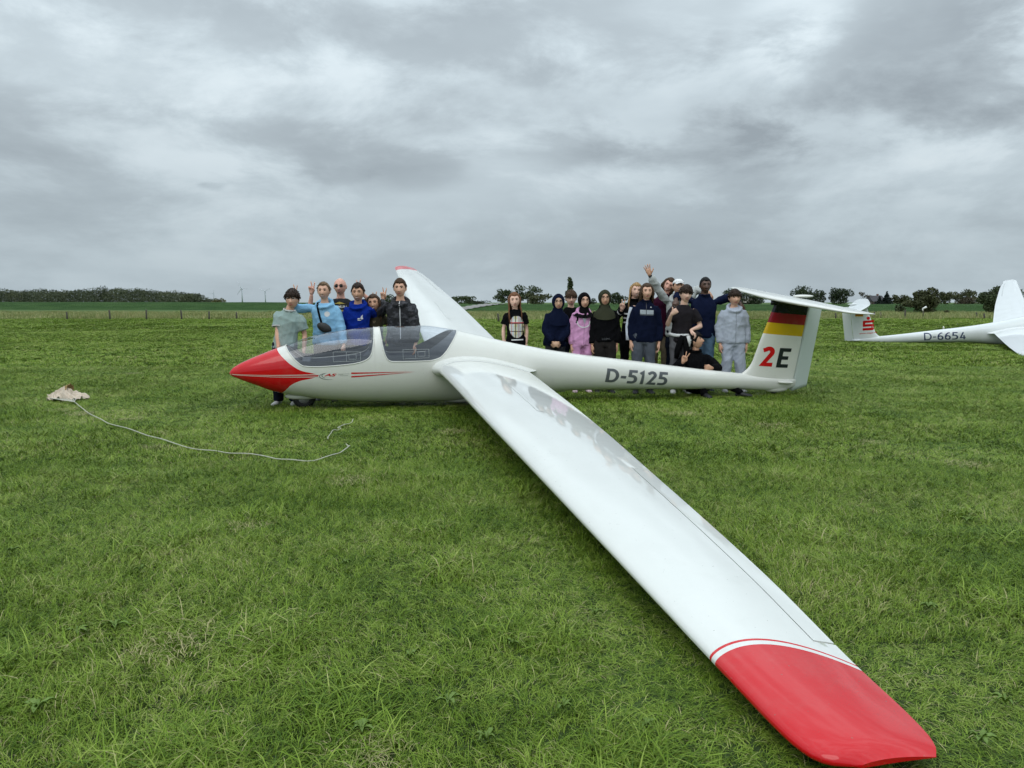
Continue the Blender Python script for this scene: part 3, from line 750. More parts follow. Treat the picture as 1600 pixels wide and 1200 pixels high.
def patch(name, size, n, l0, l1, w, lean0, lean1, m, seed, flow=.6, segs=3, round_=True):
    r = np.random.default_rng(seed)
    if round_:
        rad = np.sqrt(r.random(n)) * size * .5 * (1 + .25 * r.random(n)); an = r.random(n) * 2 * np.pi
        bx, by = rad * np.cos(an), rad * np.sin(an)
    else: bx, by = (r.random(n) - .5) * size, (r.random(n) - .5) * size
    k = max(6, n // 22); ci = r.integers(0, k, n); cx_, cy_ = (r.random(k) - .5) * size, (r.random(k) - .5) * size   # tussocks
    pull = .55 * r.random(n); bx = bx * (1 - pull) + (cx_[ci] + r.normal(0, size * .03, n)) * pull; by = by * (1 - pull) + (cy_[ci] + r.normal(0, size * .03, n)) * pull
    if not round_:                       # tussocks wrap round, so that tiles meet without a seam
        ps = size / math.sqrt(n / 22); bx = (r.random(n) - .5) * size + r.normal(0, ps * .15, n); by = (r.random(n) - .5) * size
        ci = (np.floor((bx / size + .5) * math.sqrt(k)).astype(int) * 7 + np.floor((by / size + .5) * math.sqrt(k)).astype(int)) % k
    cdir = r.random(k) * 2 * np.pi * (1 - flow) ; az = cdir[ci] + r.normal(0, .9, n)
    L = l0 + (l1 - l0) * r.random(n) ** 1.4; lean = lean0 + (lean1 - lean0) * r.random(n)
    wd = w * (.6 + .8 * r.random(n)); tone = np.clip(r.normal(.5, .17, n) + (r.random(k)[ci] - .5) * .35, 0, .93); tone[r.random(n) < .035] = 1.0
    dx, dy = np.cos(az), np.sin(az); tw = az + np.pi / 2 + r.normal(0, .5, n); sx, sy = np.cos(tw), np.sin(tw)
    rows = []; px = bx.copy(); py = by.copy(); pz = np.full(n, -.004); ang = lean * .35
    V = np.zeros((n, 2 * segs + 1, 3)); 
    for s in range(segs + 1):
        ww = wd * (1 - (s / segs) ** 1.6) * .5
        if s < segs:
            V[:, 2 * s] = np.stack([px - sx * ww, py - sy * ww, pz], 1); V[:, 2 * s + 1] = np.stack([px + sx * ww, py + sy * ww, pz], 1)
        else: V[:, 2 * s] = np.stack([px, py, pz], 1)
        st = L / segs; px = px + dx * np.sin(ang) * st; py = py + dy * np.sin(ang) * st; pz = np.maximum(pz + np.cos(ang) * st, .004); ang = ang + lean * .62
    nv = 2 * segs + 1; base = (np.arange(n) * nv)[:, None]
    quads = np.concatenate([base + np.array([2 * s, 2 * s + 1, 2 * s + 3, 2 * s + 2]) for s in range(segs - 1)]); tris = base + np.array([2 * segs - 2, 2 * segs - 1, 2 * segs])
    me = bpy.data.meshes.new(name); nf = len(quads) + len(tris)
    me.vertices.add(n * nv); me.vertices.foreach_set('co', V.reshape(-1))
    loops = np.concatenate([quads.reshape(-1), tris.reshape(-1)]); me.loops.add(len(loops)); me.loops.foreach_set('vertex_index', loops.astype(np.int32))
    st_ = np.concatenate([np.arange(len(quads)) * 4, len(quads) * 4 + np.arange(len(tris)) * 3]); me.polygons.add(nf); me.polygons.foreach_set('loop_start', st_.astype(np.int32))
    me.update(calc_edges=True)
    a = me.attributes.new('tone', 'FLOAT', 'POINT'); a.data.foreach_set('value', np.repeat(tone, nv).astype(np.float32))
    me.polygons.foreach_set('use_smooth', [True] * nf); me.materials.append(m)
    return bpy.data.objects.new(name, me)
def gn_grass(name, pts, rot, scl, idx, patches, m, label):
    me = bpy.data.meshes.new(name); me.vertices.add(len(pts)); me.vertices.foreach_set('co', np.asarray(pts, np.float32).reshape(-1))
    a = me.attributes.new('prot', 'FLOAT_VECTOR', 'POINT'); a.data.foreach_set('vector', np.asarray(rot, np.float32).reshape(-1))
    a = me.attributes.new('pscl', 'FLOAT_VECTOR', 'POINT'); a.data.foreach_set('vector', np.asarray(scl, np.float32).reshape(-1))
    a = me.attributes.new('pidx', 'INT', 'POINT'); a.data.foreach_set('value', np.asarray(idx, np.int32))
    me.materials.append(m)
    o = bpy.data.objects.new(name, me); COL.objects.link(o); tag(o, label, 'grass', kind='stuff')
    pc = bpy.data.collections.new(name + '_patches')
    for p in patches: pc.objects.link(p)
    ng = bpy.data.node_groups.new(name, 'GeometryNodeTree')
    ng.interface.new_socket('Geometry', in_out='INPUT', socket_type='NodeSocketGeometry'); ng.interface.new_socket('Geometry', in_out='OUTPUT', socket_type='NodeSocketGeometry')
    gi = ng.nodes.new('NodeGroupInput'); go = ng.nodes.new('NodeGroupOutput'); ip = ng.nodes.new('GeometryNodeInstanceOnPoints'); ci = ng.nodes.new('GeometryNodeCollectionInfo')
    ci.inputs['Collection'].default_value = pc; ci.inputs['Separate Children'].default_value = True; ci.inputs['Reset Children'].default_value = True
    def na(nm, ty):
        q = ng.nodes.new('GeometryNodeInputNamedAttribute'); q.data_type = ty; q.inputs[0].default_value = nm; return q.outputs[0]
    ng.links.new(gi.outputs[0], ip.inputs['Points']); ng.links.new(ci.outputs[0], ip.inputs['Instance']); ip.inputs['Pick Instance'].default_value = True
    ng.links.new(na('pidx', 'INT'), ip.inputs['Instance Index']); ng.links.new(na('prot', 'FLOAT_VECTOR'), ip.inputs['Rotation']); ng.links.new(na('pscl', 'FLOAT_VECTOR'), ip.inputs['Scale'])
    ng.links.new(ip.outputs[0], go.inputs[0])
    md = o.modifiers.new('grass', 'NODES'); md.node_group = ng
    return o
Minv = G1.matrix_world.inverted()
def press(x, y):
    """how far the grass is pressed down under the resting wing and the hull"""
    l = Minv @ Vector((x, y, .05)) + B0
    if -8.9 < l.y < -6.6 and 2.3 < l.x < 3.5: return .45
    if abs(l.y) < .6 and 1.4 < l.x < 4.0: return .6
    return 1.0
def scatter(y0, y1, step, half=.72, extra=2.4):
    y = y0 + step / 2
    while y < y1:
        k = int((y * half + extra) / step) + 1
        for i in range(-k, k + 1): yield i * step, y
        y += step
def scatter_r(y0, y1, step, seed, half=.72, extra=2.):
    r = np.random.default_rng(seed)
    for x, y in scatter(y0, y1, step, half, extra): yield x + (r.random() - .5) * step, y + (r.random() - .5) * step
NEAR = [patch('a_near%d' % i, .5, 3900, .04, .105, .0028, .7, 2.0, GM, 20 + i, .25, 3, False) for i in range(8)]
MIDP = [patch('b_mid%d' % i, 1.0, 7500, .04, .10, .0050, .7, 1.9, GM, 40 + i, .3, 3, False) for i in range(6)]
FARP = [patch('c_far%d' % i, 2.5, 9000, .04, .10, .014, .7, 1.8, GM, 60 + i, .3, 2, False) for i in range(5)]
FRTH = [patch('d_fth%d' % i, 6.0, 9000, .04, .10, .035, .7, 1.7, GM, 80 + i, .3, 2, False) for i in range(4)]
TUSS = [patch('e_tuss%d' % i, .30, 300, .07, .19, .0038, .4, 1.7, GM, 110 + i, .2, 4) for i in range(5)]
DRYP = [patch('f_dry%d' % i, .36, 150, .05, .12, .0032, 1.3, 2.2, GM, 120 + i, .1, 3) for i in range(3)]
for q in DRYP: q.data.attributes['tone'].data.foreach_set('value', np.full(len(q.data.vertices), 1.3, np.float32))
MEAD = [patch('mead%d' % i, 4.0, 420, .12, .42, .035, .2, .9, GM2, 90 + i, .3, 2) for i in range(4)]
PTS, ROT, SCL, IDX = [], [], [], []
r_ = np.random.default_rng(5); k0 = 0
def put(x, y, k, p=1.):
    hh = .72 + .2 * r_.random() + .24 * math.sin(x * 1.7 + y * .6) * math.sin(y * 1.3 - x * .4)
    PTS.append((x, y, 0)); ROT.append((0, 0, math.pi / 2 * r_.integers(0, 4))); SCL.append((1, 1, hh * p)); IDX.append(k)
for (ya, yb, st, P_) in ((1.0, 6.5, .5, NEAR), (6.5, 16.5, 1.0, MIDP), (16.5, 39, 2.5, FARP), (39, 69, 6., FRTH)):
    for x, y in scatter(ya, yb, st):
        put(x, y, k0 + r_.integers(0, len(P_)), press(x, y))
    k0 += len(P_)
for i in range(400):                      # longer tussocks and dry thatch break the lawn
    y = 1.8 + 13 * r_.random() ** 1.5; x = (r_.random() * 2 - 1) * (y * .70 + 1.2)
    if press(x, y) < 1: continue
    dry = r_.random() < .06; s = .7 + .7 * r_.random(); PTS.append((x, y, .004 if not dry else .02)); ROT.append((0, 0, r_.random() * 6.28)); SCL.append((s, s, s * (.42 + .3 * r_.random()))); IDX.append(k0 + (5 + r_.integers(0, 3) if dry else r_.integers(0, 5)))
gn_grass('grass', PTS, ROT, SCL, IDX, NEAR + MIDP + FARP + FRTH + TUSS + DRYP, GM, 'short mown green grass covering the airfield')
PTS, ROT, SCL, IDX = [], [], [], []
for x, y in scatter_r(64, 108, 2.6, 9, .72, 6):
    if y > dpy(x) - 2 or r_.random() < .25: continue
    PTS.append((x, y, 0)); ROT.append((0, 0, r_.random() * 6.28)); s = .8 + .6 * r_.random(); SCL.append((s, s, (.5 + 1.0 * r_.random()) * (1.0 if y < 80 else .7))); IDX.append(r_.integers(0, 4))
gn_grass('meadow_grass', PTS, ROT, SCL, IDX, MEAD, GM2, 'pale unmown meadow grass behind the airfield before the dike')
# broad leaves and flower specks between the blades
mbw = MB(); r_ = np.random.default_rng(12)
for (px, py, nl, ll) in ((380, 995, 4, .07), (290, 1045, 5, .08), (180, 990, 4, .09), (120, 1000, 3, .07), (390, 1085, 5, .08), (455, 1140, 3, .07), (565, 1155, 4, .07), (368, 965, 3, .05), (160, 765, 4, .05), (275, 770, 3, .05), (1510, 822, 3, .06), (1580, 1055, 4, .08), (1570, 1110, 3, .06),
                         (700, 1110, 4, .07), (880, 1120, 3, .06), (800, 1020, 3, .05), (540, 890, 3, .05), (640, 1040, 4, .06), (60, 1120, 4, .08), (930, 970, 4, .05), (220, 900, 3, .05), (1450, 960, 4, .06), (1530, 1170, 4, .07), (20, 870, 3, .06), (760, 1170, 5, .07), (1010, 1150, 4, .06)):
    if (px * 7 + py) % 2: continue
    c = ground_at(px, py); ll *= .75
    for i in range(nl + 3):
        az = 6.28 * i / (nl + 3) + r_.normal(0, .4); L = ll * (.4 + .55 * r_.random()); w = L * (.13 + .1 * r_.random()); d = Vector((math.cos(az), math.sin(az), 0)); sdv = Vector((-d.y, d.x, 0)); V = []
        for s, wk, z in ((0, .25, .025), (.3, .9, .040), (.6, 1.0, .046), (.85, .6, .042), (1.0, .05, .034)):
            p = c + d * (L * s); V += [p + sdv * (w * wk) + Vector((0, 0, z + .008)), p + Vector((0, 0, z)), p - sdv * (w * wk) + Vector((0, 0, z + .008))]
        mbw.add(V, [(k * 3 + q, k * 3 + q + 1, k * 3 + q + 4, k * 3 + q + 3) for k in range(4) for q in (0, 1)])
wd = mbw.build('broadleaf_weeds', mat('weed_leaf', (.13, .21, .03), .55, .25, 8)); tag(wd, 'scattered broad weed leaves among the mown grass', 'weeds', kind='stuff')

# ---------------------------------------------------------------- launch rope and parachute
M_ROPE = mat('rope_fibre', (.56, .55, .46), .8, .2, 60, bump=.6, bscale=300)
def rope(pxs, z, name='tow_rope', rad=.0045):
    g = [Vector((0, 0, CAMH)).lerp(ground_at(*p), 1 - z / CAMH) for p in pxs]; pts = []
    for i in range(len(g) - 1):
        p0, p1, p2, p3 = g[max(i - 1, 0)], g[i], g[i + 1], g[min(i + 2, len(g) - 1)]
        for k in range(8):
            t = k / 8; q = .5 * ((2 * p1) + (p2 - p0) * t + (2 * p0 - 5 * p1 + 4 * p2 - p3) * t * t + (3 * p1 - p0 - 3 * p2 + p3) * t ** 3)
            pts.append(q)
    pts.append(g[-1]); out = []
    for i, p in enumerate(pts): out.append((p.x + .002 * math.sin(i * 1.3), p.y + .003 * math.sin(i * .9 + 1), z + .006 * math.sin(i * .55) + .008 * math.sin(i * .21 + 2)))
    mb = MB(); mb.tube(out, rad, 7); return mb.build(name, M_ROPE)
tag(rope([(117, 630), (135, 642), (160, 656), (190, 668), (230, 680), (280, 694), (330, 704), (370, 709), (420, 714), (460, 718), (500, 717), (530, 708), (546, 697), (541, 693)], .043), 'long pale tow rope snaking from the parachute across the grass', 'rope')
tag(rope([(512, 687), (515, 678), (522, 671), (532, 671), (528, 668), (545, 661), (552, 655)], .043, 'rope_end', .0038), 'short loose curl of thin rope on the grass below the red-nosed glider', 'rope')
pc = ground_at(101, 627); tip = ground_at(117, 635)
pch = empty('launch_parachute', (pc.x, pc.y, 0)); tag(pch, 'crumpled cream launch parachute lying on the grass at the rope end', 'parachute')
V = []; nu, nv = 110, 34; tl_ = tip - pc
def fold(a, s): return (1 - abs(math.sin(6.5 * a + 2.2 * math.sin(1.7 * a + 1) + 3.2 * s))) ** 1.5 * .9 + (1 - abs(math.sin(10.5 * a + 1.4 * math.sin(3 * a) - 4.5 * s + 1))) * .6 + .35 * math.sin(4 * a + 9 * s) - .7
for j in range(nv):
    s = j / (nv - 1)
    for i in range(nu):
        a = 2 * math.pi * i / nu; rx, ry = .255 * (1 + .13 * math.sin(3 * a + 1) + .09 * math.sin(7 * a) + .04 * math.sin(13 * a)), .19 * (1 + .16 * math.sin(2 * a + 2) + .05 * math.sin(9 * a))
        f_ = fold(a, s); z = .105 * (1 - s ** 1.5) * (1 + .45 * math.sin(a + 2.6) + .2 * math.sin(3 * a)) + .045 * f_ * (.35 + .65 * s) + .05
        V.append((rx * s * math.cos(a) * (1 + .07 * f_ * s) + .02 * math.sin(8 * s), ry * s * math.sin(a) * (1 + .06 * f_), max(.024, z)))
F = [(j * nu + i, j * nu + (i + 1) % nu, (j + 1) * nu + (i + 1) % nu, (j + 1) * nu + i) for j in range(nv - 1) for i in range(nu)]
link('cloth', mk('cloth', V, F), cloth('parachute_cloth', (.62, .52, .42), var=.16, scale=16), pch)
V = []; nu2, nv2 = 24, 10
for j in range(nv2):
    s = j / (nv2 - 1)
    for i in range(nu2):
        a = math.pi * (.05 + .9 * i / (nu2 - 1)); w_ = .045 + .075 * s; V.append((-.13 + .19 * s, .05 - w_ * 1.1 * math.cos(a) * .8, .10 + w_ * .85 * math.sin(a) + .012 * math.sin(9 * a + 5 * s) + .035 * s))
F = [(j * nu2 + i, j * nu2 + i + 1, (j + 1) * nu2 + i + 1, (j + 1) * nu2 + i) for j in range(nv2 - 1) for i in range(nu2 - 1)]
link('canvas_sleeve', mk('canvas_sleeve', V, F), cloth('tan_canvas', (.36, .25, .12)), pch)
mb = MB()
for i in range(11):
    a = R(200 + i * 14); p0 = Vector((.2 * math.cos(a), .16 * math.sin(a), .06)); mb.tube([p0, p0.lerp(tl_, .5) + Vector((0, 0, .03)), tl_ + Vector((0, 0, .06))], .004, 5)
mb.build('shroud_lines', M_ROPE, pch)

# ---------------------------------------------------------------- trees
def leaf_mat(name, a, b, c):
    m = bpy.data.materials.new(name); m.use_nodes = True; t = m.node_tree; bs = t.nodes['Principled BSDF']
    at_ = N(t, 'ShaderNodeAttribute', attribute_name='tone'); col = ramp(t, at_.outputs['Fac'], [(.0, a), (.5, b), (1.0, c)])
    t.links.new(col, bs.inputs['Base Color']); bs.inputs['Roughness'].default_value = .7; bs.inputs['Specular IOR Level'].default_value = .15; return m
LM = {'dark': leaf_mat('leaf_dark', (.028, .042, .024), (.046, .064, .034), (.075, .092, .046)), 'mid': leaf_mat('leaf_mid', (.042, .060, .030), (.066, .088, .042), (.10, .125, .056)),
      'olive': leaf_mat('leaf_olive', (.050, .058, .028), (.075, .084, .040), (.110, .116, .054)), 'brown': leaf_mat('leaf_brown', (.045, .040, .028), (.065, .056, .036), (.08, .075, .04)),
      'yellow': leaf_mat('leaf_yellow', (.06, .065, .02), (.10, .10, .03), (.15, .14, .04)), 'conif': leaf_mat('leaf_conifer', (.014, .022, .020), (.022, .032, .028), (.03, .042, .034))}
M_BARK = mat('bark', (.06, .05, .04), .9, .3, 2)
def leaves(lobes, n, size, seed):
    r = np.random.default_rng(seed); vol = np.array([l[3] * l[4] * l[5] for l in lobes]) ** .67; cnt = np.maximum(1, (n * vol / vol.sum()).astype(int)); C, T = [], []
    for l, k in zip(lobes, cnt):
        d = r.normal(size=(k, 3)); d /= np.linalg.norm(d, axis=1)[:, None]; rad = (.55 + .5 * r.random(k) ** .6)[:, None]
        bump_ = 1 + .22 * np.sin(d[:, :1] * 7 + seed) * np.sin(d[:, 1:2] * 6 + l[0]) * np.sin(d[:, 2:] * 8 + 1)
        C.append(np.array(l[:3]) + d * rad * bump_ * np.array(l[3:6])); T.append(np.clip(.5 + .3 * (r.random() - .5) + r.normal(0, .2, k), 0, 1))
    C = np.concatenate(C); T = np.concatenate(T); k = len(C)
    a = r.normal(size=(k, 3)); a /= np.linalg.norm(a, axis=1)[:, None]; b = np.cross(a, r.normal(size=(k, 3))); b /= np.linalg.norm(b, axis=1)[:, None]
    sz = size * (.5 + .9 * r.random(k))[:, None]
    V = np.stack([C - a * sz, C + b * sz * .6, C + a * sz, C - b * sz * .6], 1).reshape(-1, 3)
    return V, np.arange(4 * k).reshape(-1, 4), np.repeat(T, 4)
def leafmesh(name, V, F, T, m):
    me = bpy.data.meshes.new(name); me.vertices.add(len(V)); me.vertices.foreach_set('co', V.astype(np.float32).reshape(-1)); me.loops.add(F.size); me.loops.foreach_set('vertex_index', F.astype(np.int32).reshape(-1))
    me.polygons.add(len(F)); me.polygons.foreach_set('loop_start', (np.arange(len(F)) * 4).astype(np.int32)); me.update(calc_edges=True)
    a = me.attributes.new('tone', 'FLOAT', 'POINT'); a.data.foreach_set('value', T.astype(np.float32)); me.materials.append(m); return me
def tree(px, ytop, wpx, Y, kind, label, ybase=None, shape='round', n=1500, name='tree', density=1., group=None):
    k = Y / FPX; top = CAMH + (HORY - ytop) * k; zb = 0.; w = wpx * k / 2; x = (px - 800) * k
    if ybase is not None: zb = 0.
    root = empty(name, (x, Y, 0)); tag(root, label, 'bush' if shape == 'bush' else 'tree', group)
    sd_ = int(px * 7 + ytop); r = np.random.default_rng(sd_); h = top; L = []
    if shape == 'round':
        L.append((0, 0, h * .42, w * .68, w * .68, h * .40))
        for i in range(9):
            a = 6.28 * i / 9 + r.random(); q = .3 + .55 * r.random(); L.append((w * q * math.cos(a), w * q * math.sin(a), h * (.25 + .60 * r.random()), w * (.3 + .2 * r.random()), w * .4, h * (.13 + .10 * r.random())))
    elif shape == 'bush':
        for i in range(8): L.append(((r.random() - .5) * w * 1.3, (r.random() - .5) * w, h * (.28 + .34 * r.random()), w * .45, w * .45, h * .34))
    elif shape == 'open':
        for i in range(15):
            a = 6.28 * r.random(); q = .2 + .62 * r.random(); L.append((w * q * math.cos(a), w * q * math.sin(a), h * (.28 + .62 * r.random()), w * (.27 + .16 * r.random()), w * .34, h * (.10 + .07 * r.random())))
    elif shape == 'poplar':
        for i in range(9): L.append(((r.random() - .5) * w * .9, (r.random() - .5) * w * .9, h * (.16 + .092 * i), w * (.62 if i < 7 else .42), w * .6, h * .095))
    elif shape == 'conif':
        for i in range(9):
            s = i / 8; L.append((0, 0, h * (.12 + .84 * s), w * (1.05 - .97 * s), w * (1.05 - .97 * s), h * .055))
    elif shape == 'bare':
        for i in range(7): L.append(((r.random() - .5) * w * 1.5, (r.random() - .5) * w, h * (.6 + .35 * r.random()), w * .3, w * .3, h * .07))
    sz = max(.13, 1.3 * k) * (1 if n > 500 else .8)
    V, F, T = leaves(L, int(n * density * (1.45 if shape != 'bare' else 1)), sz, sd_)
    tb = MB(); tr = max(.12, h * .022); tb.tube([(0, 0, -.1), (0, 0, h * .3), (tr, 0, h * .6), (0, tr, h * .86)], [tr, tr * .8, tr * .5, tr * .15], 7)
    for i in range(6):
        a = 6.28 * i / 6 + r.random(); b = .45 + .3 * r.random(); z0 = h * (.25 + .3 * r.random()); tb.tube([(0, 0, z0), (w * b * .5 * math.cos(a), w * b * .5 * math.sin(a), z0 + h * .16), (w * b * math.cos(a), w * b * math.sin(a), min(h * .92, z0 + h * .33))], [tr * .5, tr * .3, tr * .08], 5)
    tb.build('trunk', M_BARK, root); link('crown', leafmesh('crown', V, F, T, LM[kind]), None, root)
    return root
tree(343, 465, 22, 300, 'yellow', 'small yellow-green bush on the dike right of the far wood', shape='bush', n=500, name='bush')
tree(607, 460, 34, 330, 'mid', 'grey-green tree behind the person in the black patterned jacket', n=700)
tree(722, 462.5, 42, 340, 'mid', 'low round tree just right of the raised wing', n=900)
tree(748, 469, 40, 345, 'dark', 'low strip of bushes left of the open-crowned tree', shape='bush', n=500, name='bush')
tree(786, 452, 36, 330, 'mid', 'open-crowned tree left of the person in the checked-print t-shirt', shape='open', n=1100)
tree(824, 446, 44, 330, 'mid', 'tall tree with gaps in its crown right behind the checked-print t-shirt', shape='open', n=1300)
tree(838, 458, 40, 322, 'olive', 'broad bushy brownish-green tree below the tall gappy one', shape='round', n=1200)
tree(890, 433, 14, 340, 'mid', 'slender upright poplar rising above the group', shape='poplar', n=1500)
tree(961, 454, 34, 320, 'dark', 'dark round tree right of the olive headscarf', n=1100)
tree(922, 466, 18, 330, 'dark', 'small dark tree right of the black headscarf', n=400)
tree(1147, 451, 42, 300, 'dark', 'dark tree right behind the person in the pale tracksuit', n=1200)
tree(1178, 459, 30, 300, 'dark', 'dark low tree between the pale tracksuit and the tail fin', n=900)
tree(1254, 446.5, 36, 290, 'dark', 'dense dark tree behind the left half of the tailplane', n=1400)
tree(1277, 454, 22, 295, 'dark', 'dark brownish tree between the two dense dark trees', n=700)
tree(1307, 448, 38, 285, 'dark', 'large dense dark tree right of the striped tail fin', n=1600)
tree(1346, 456, 26, 320, 'brown', 'thin bare-branched tree behind the far glider tailplane', shape='bare', n=220)
tree(1371, 461, 10, 300, 'conif', 'small pointed conifer beside the dark roof', shape='conif', n=400, name='conifer_tree')
tree(1382, 455.5, 18, 295, 'conif', 'taller pointed conifer right of the dark roof', shape='conif', n=900, name='conifer_tree')
tree(1400, 458, 26, 300, 'olive', 'light olive tree right of the tall conifer', shape='open', n=800)
tree(1412, 462, 30, 305, 'mid', 'low green tree left of the big round willow', n=800)
tree(1404, 474, 14, 100, 'mid', 'small round bush on the dike slope left of the willow', shape='bush', n=500, name='bush')
tree(1442, 449.5, 50, 96, 'olive', 'big round willow standing in front of the dike', n=4200, name='willow_tree')
tree(1472, 455, 26, 300, 'olive', 'brownish-green tree just right of the willow', n=900)
tree(1490, 460, 10, 320, 'brown', 'thin leafless sapling between two trees on the dike', shape='bare', n=90)
tree(1504, 452, 44, 310, 'olive', 'wide pale-topped tree above a brown hedge', n=1300)
tree(1507, 463, 46, 300, 'brown', 'brown hedge below the wide pale-topped tree', shape='bush', n=700, name='hedge')
tree(1548, 447.5, 40, 94, 'mid', 'tall grey-green tree left of the far glider wing', n=3600)
tree(1478, 484, 10, 97, 'olive', 'tiny shrub on the dike slope right of the willow', shape='bush', n=150, name='bush')
tree(1585, 452, 60, 240, 'mid', 'green tree behind the raised wing of the far glider', n=900)
# far wood on the left: reads as one mass
r = np.random.default_rng(77); VV, FF, TT = [], [], []; nb_ = 0
wood_top = pchip([-60, 0, 40, 75, 110, 160, 200, 240, 285, 310, 328], [452, 453, 454, 451, 453, 450, 449.5, 453, 456, 459, 468])
for i in range(96):
    px = -60 + 386 * i / 95 + r.normal(0, 1.5); Y = 470 + 70 * r.random(); k = Y / FPX; top = CAMH + (HORY - wood_top(px) + r.normal(0, 1.9)) * k; x = (px - 800) * k; w = (8 + 7 * r.random()) * k
    lob = [(x + (r.random() - .5) * w, Y + (r.random() - .5) * w, top * q, w * wk, w * .8, top * hk) for q, wk, hk in ((.15, 1.0, .22), (.35, 1.0, .24), (.55, .95, .24), (.70, .8, .20), (.80, .55, .15))]
    V_, F_, T_ = leaves(lob, 560, 1.0 * k, i); VV.append(V_); FF.append(F_ + nb_); TT.append(np.clip(T_ + (r.random() - .5) * .7, 0, 1)); nb_ += len(V_)
wo_ = link('wood', leafmesh('wood', np.concatenate(VV), np.concatenate(FF), np.concatenate(TT), leaf_mat('leaf_far_haze', (.05, .062, .036), (.082, .098, .056), (.125, .138, .075)))); tag(wo_, 'dark mixed wood along the dike at the left horizon', 'wood', kind='stuff')  # leaf tones lifted to carry the haze of distance in the colour

# ---------------------------------------------------------------- fence posts, turbines, houses, small field furniture
M_POST = mat('weathered_post', (.095, .085, .07), .9, .3, 20)
posts = [(105, 499, .62, 'leftmost short fence post under the far wood'), (172, 499, .78, 'second fence post from the left under the far wood'), (229, 499, .80, 'third fence post from the left under the far wood'), (284, 499, .76, 'fourth fence post from the left under the far wood'), (327, 499, .66, 'fence post below the right end of the far wood'),
         (370, 498, .56, 'stubby dark post left of the person in the grey-green t-shirt'), (779, 503, .6, 'dark stake left of the person in the checked-print t-shirt'), (1366, 497, .55, 'fence post right behind the far glider fin'), (1376, 497, .5, 'second fence post right of the far glider fin'), (1414, 498, .75, 'fence post between the far fin and the willow'),
         (1526, 497, .5, 'dark fence post left of the tall grey-green tree'), (1538, 498, .45, 'fence post below the left edge of the tall grey-green tree'), (1554, 499, .5, 'fence post below the tall grey-green tree beside the raised wing'), (1322, 497, .5, 'fence post just left of the far glider fin'), (1306, 498, .5, 'fence post seen between the two glider fins')]
for px, py, h, lb in posts:
    p = ground_at(px, py); mb = MB(); tl = random.uniform(-.05, .05); mb.tube([(0, 0, -.05), (tl * .3, 0, h * .5), (tl, 0, h * .93), (tl, 0, h)], [.075, .07, .065, .04], 7)
    o = mb.build('fence_post', M_POST); o.location = p; tag(o, lb, 'fence post', 'fence posts along the meadow edge')
M_TURB = mat('turbine_haze_grey', (.47, .52, .55), .6, .03)  # distance haze is put into this pale blue-grey
for px, hy, Y, bl, lb in ((381, 451.5, 2400, 24, 'larger distant wind turbine left of the group'), (417, 456, 2900, 22, 'distant wind turbine closest to the grey-green t-shirt'), (337, 459, 3400, 18, 'tiny distant wind turbine above the small yellow-green bush'), (536, 455, 3200, 20, 'distant wind turbine half hidden behind the group')):
    k = Y / FPX; hz_ = CAMH + (HORY - hy) * k; t_ = empty('wind_turbine', ((px - 800) * k, Y, 0)); tag(t_, lb, 'wind turbine', 'distant wind turbines')
    mb = MB(); mb.tube([(0, 0, -2), (0, 0, hz_)], [2.2, 1.3], 10); mb.build('tower', M_TURB, t_)
    mb = MB(); mb.ell((0, -2, hz_ + .5), (1.8, 4, 1.8)); mb.build('nacelle', M_TURB, t_)
    for i in range(3):
        a = R(95 + 120 * i + px); d = Vector((math.cos(a), 0, math.sin(a))); mb = MB(); c = Vector((0, -6, hz_ + .5)); mb.tube([c, c + d * bl * .2, c + d * bl], [(1.0, .5), (1.7, .5), (.5, .2)], 6); mb.build('blade', M_TURB, t_)
def house(px, yr, wpx, Y, roofc, label, dy=9):
    k = Y / FPX; zr = CAMH + (HORY - yr) * k; w = wpx * k / 2; ze = zr * .45; h_ = empty('house', ((px - 800) * k, Y, 0)); tag(h_, label, 'house')
    mb = MB(); mb.box((0, 0, ze / 2), (2 * w * .94, dy * .86, ze)); mb.build('wall', mat('brick_wall', (.12, .09, .08), .9, .2, 3), h_, False)
    mb = MB(); mb.add([(-w, -dy / 2, ze - .1), (w, -dy / 2, ze - .1), (w * .93, 0, zr), (-w * .93, 0, zr), (-w, dy / 2, ze - .1), (w, dy / 2, ze - .1)], [(0, 1, 2, 3), (5, 4, 3, 2), (0, 3, 4), (1, 5, 2), (0, 4, 5, 1)])
    ro = mb.build('roof', roofc, h_, False); mb = MB(); mb.box((w * .4, .6, zr + .1), (.7, .7, 1.2)); mb.build('chimney', mat('chimney_brick', (.18, .10, .08), .9), ro, False)
    for xx in (-.5, 0, .5):
        mb = MB(); mb.box((xx * w, -dy * .43 - .02, ze * .55), (.9, .06, 1.1)); mb.build('window', mat('dark_window', (.03, .035, .04), .2), h_, False)
house(1364, 462, 22, 330, mat('roof_slate', (.045, .042, .048), .8, .2, 2), 'house with dark roof beside the conifers on the horizon')
house(1166, 466, 30, 330, mat('roof_beige', (.24, .22, .18), .9, .2, 2), 'low house with pale beige roof behind the pale tracksuit')
p = ground_at(1474, 516); mb = MB(); mb.tube([(0, 0, 0), (0, 0, .16), (0, 0, .2)], [.045, .04, .015], 8); o = mb.build('marker_peg', mat('marker_white', (.75, .75, .66), .6)); o.location = p; tag(o, 'small white marker peg on the grass above the far glider registration', 'marker peg')
p = ground_at(1442, 497); ws = empty('windsock', p); ws.scale = (.8, .8, .8); tag(ws, 'white wind vane on a dark post in front of the willow', 'windsock')
mb = MB(); mb.tube([(0, 0, 0), (0, 0, .95)], .055, 8); mb.build('post', M_POST, ws)
M_WS = mat('windsock_white', (.8, .8, .8), .6)
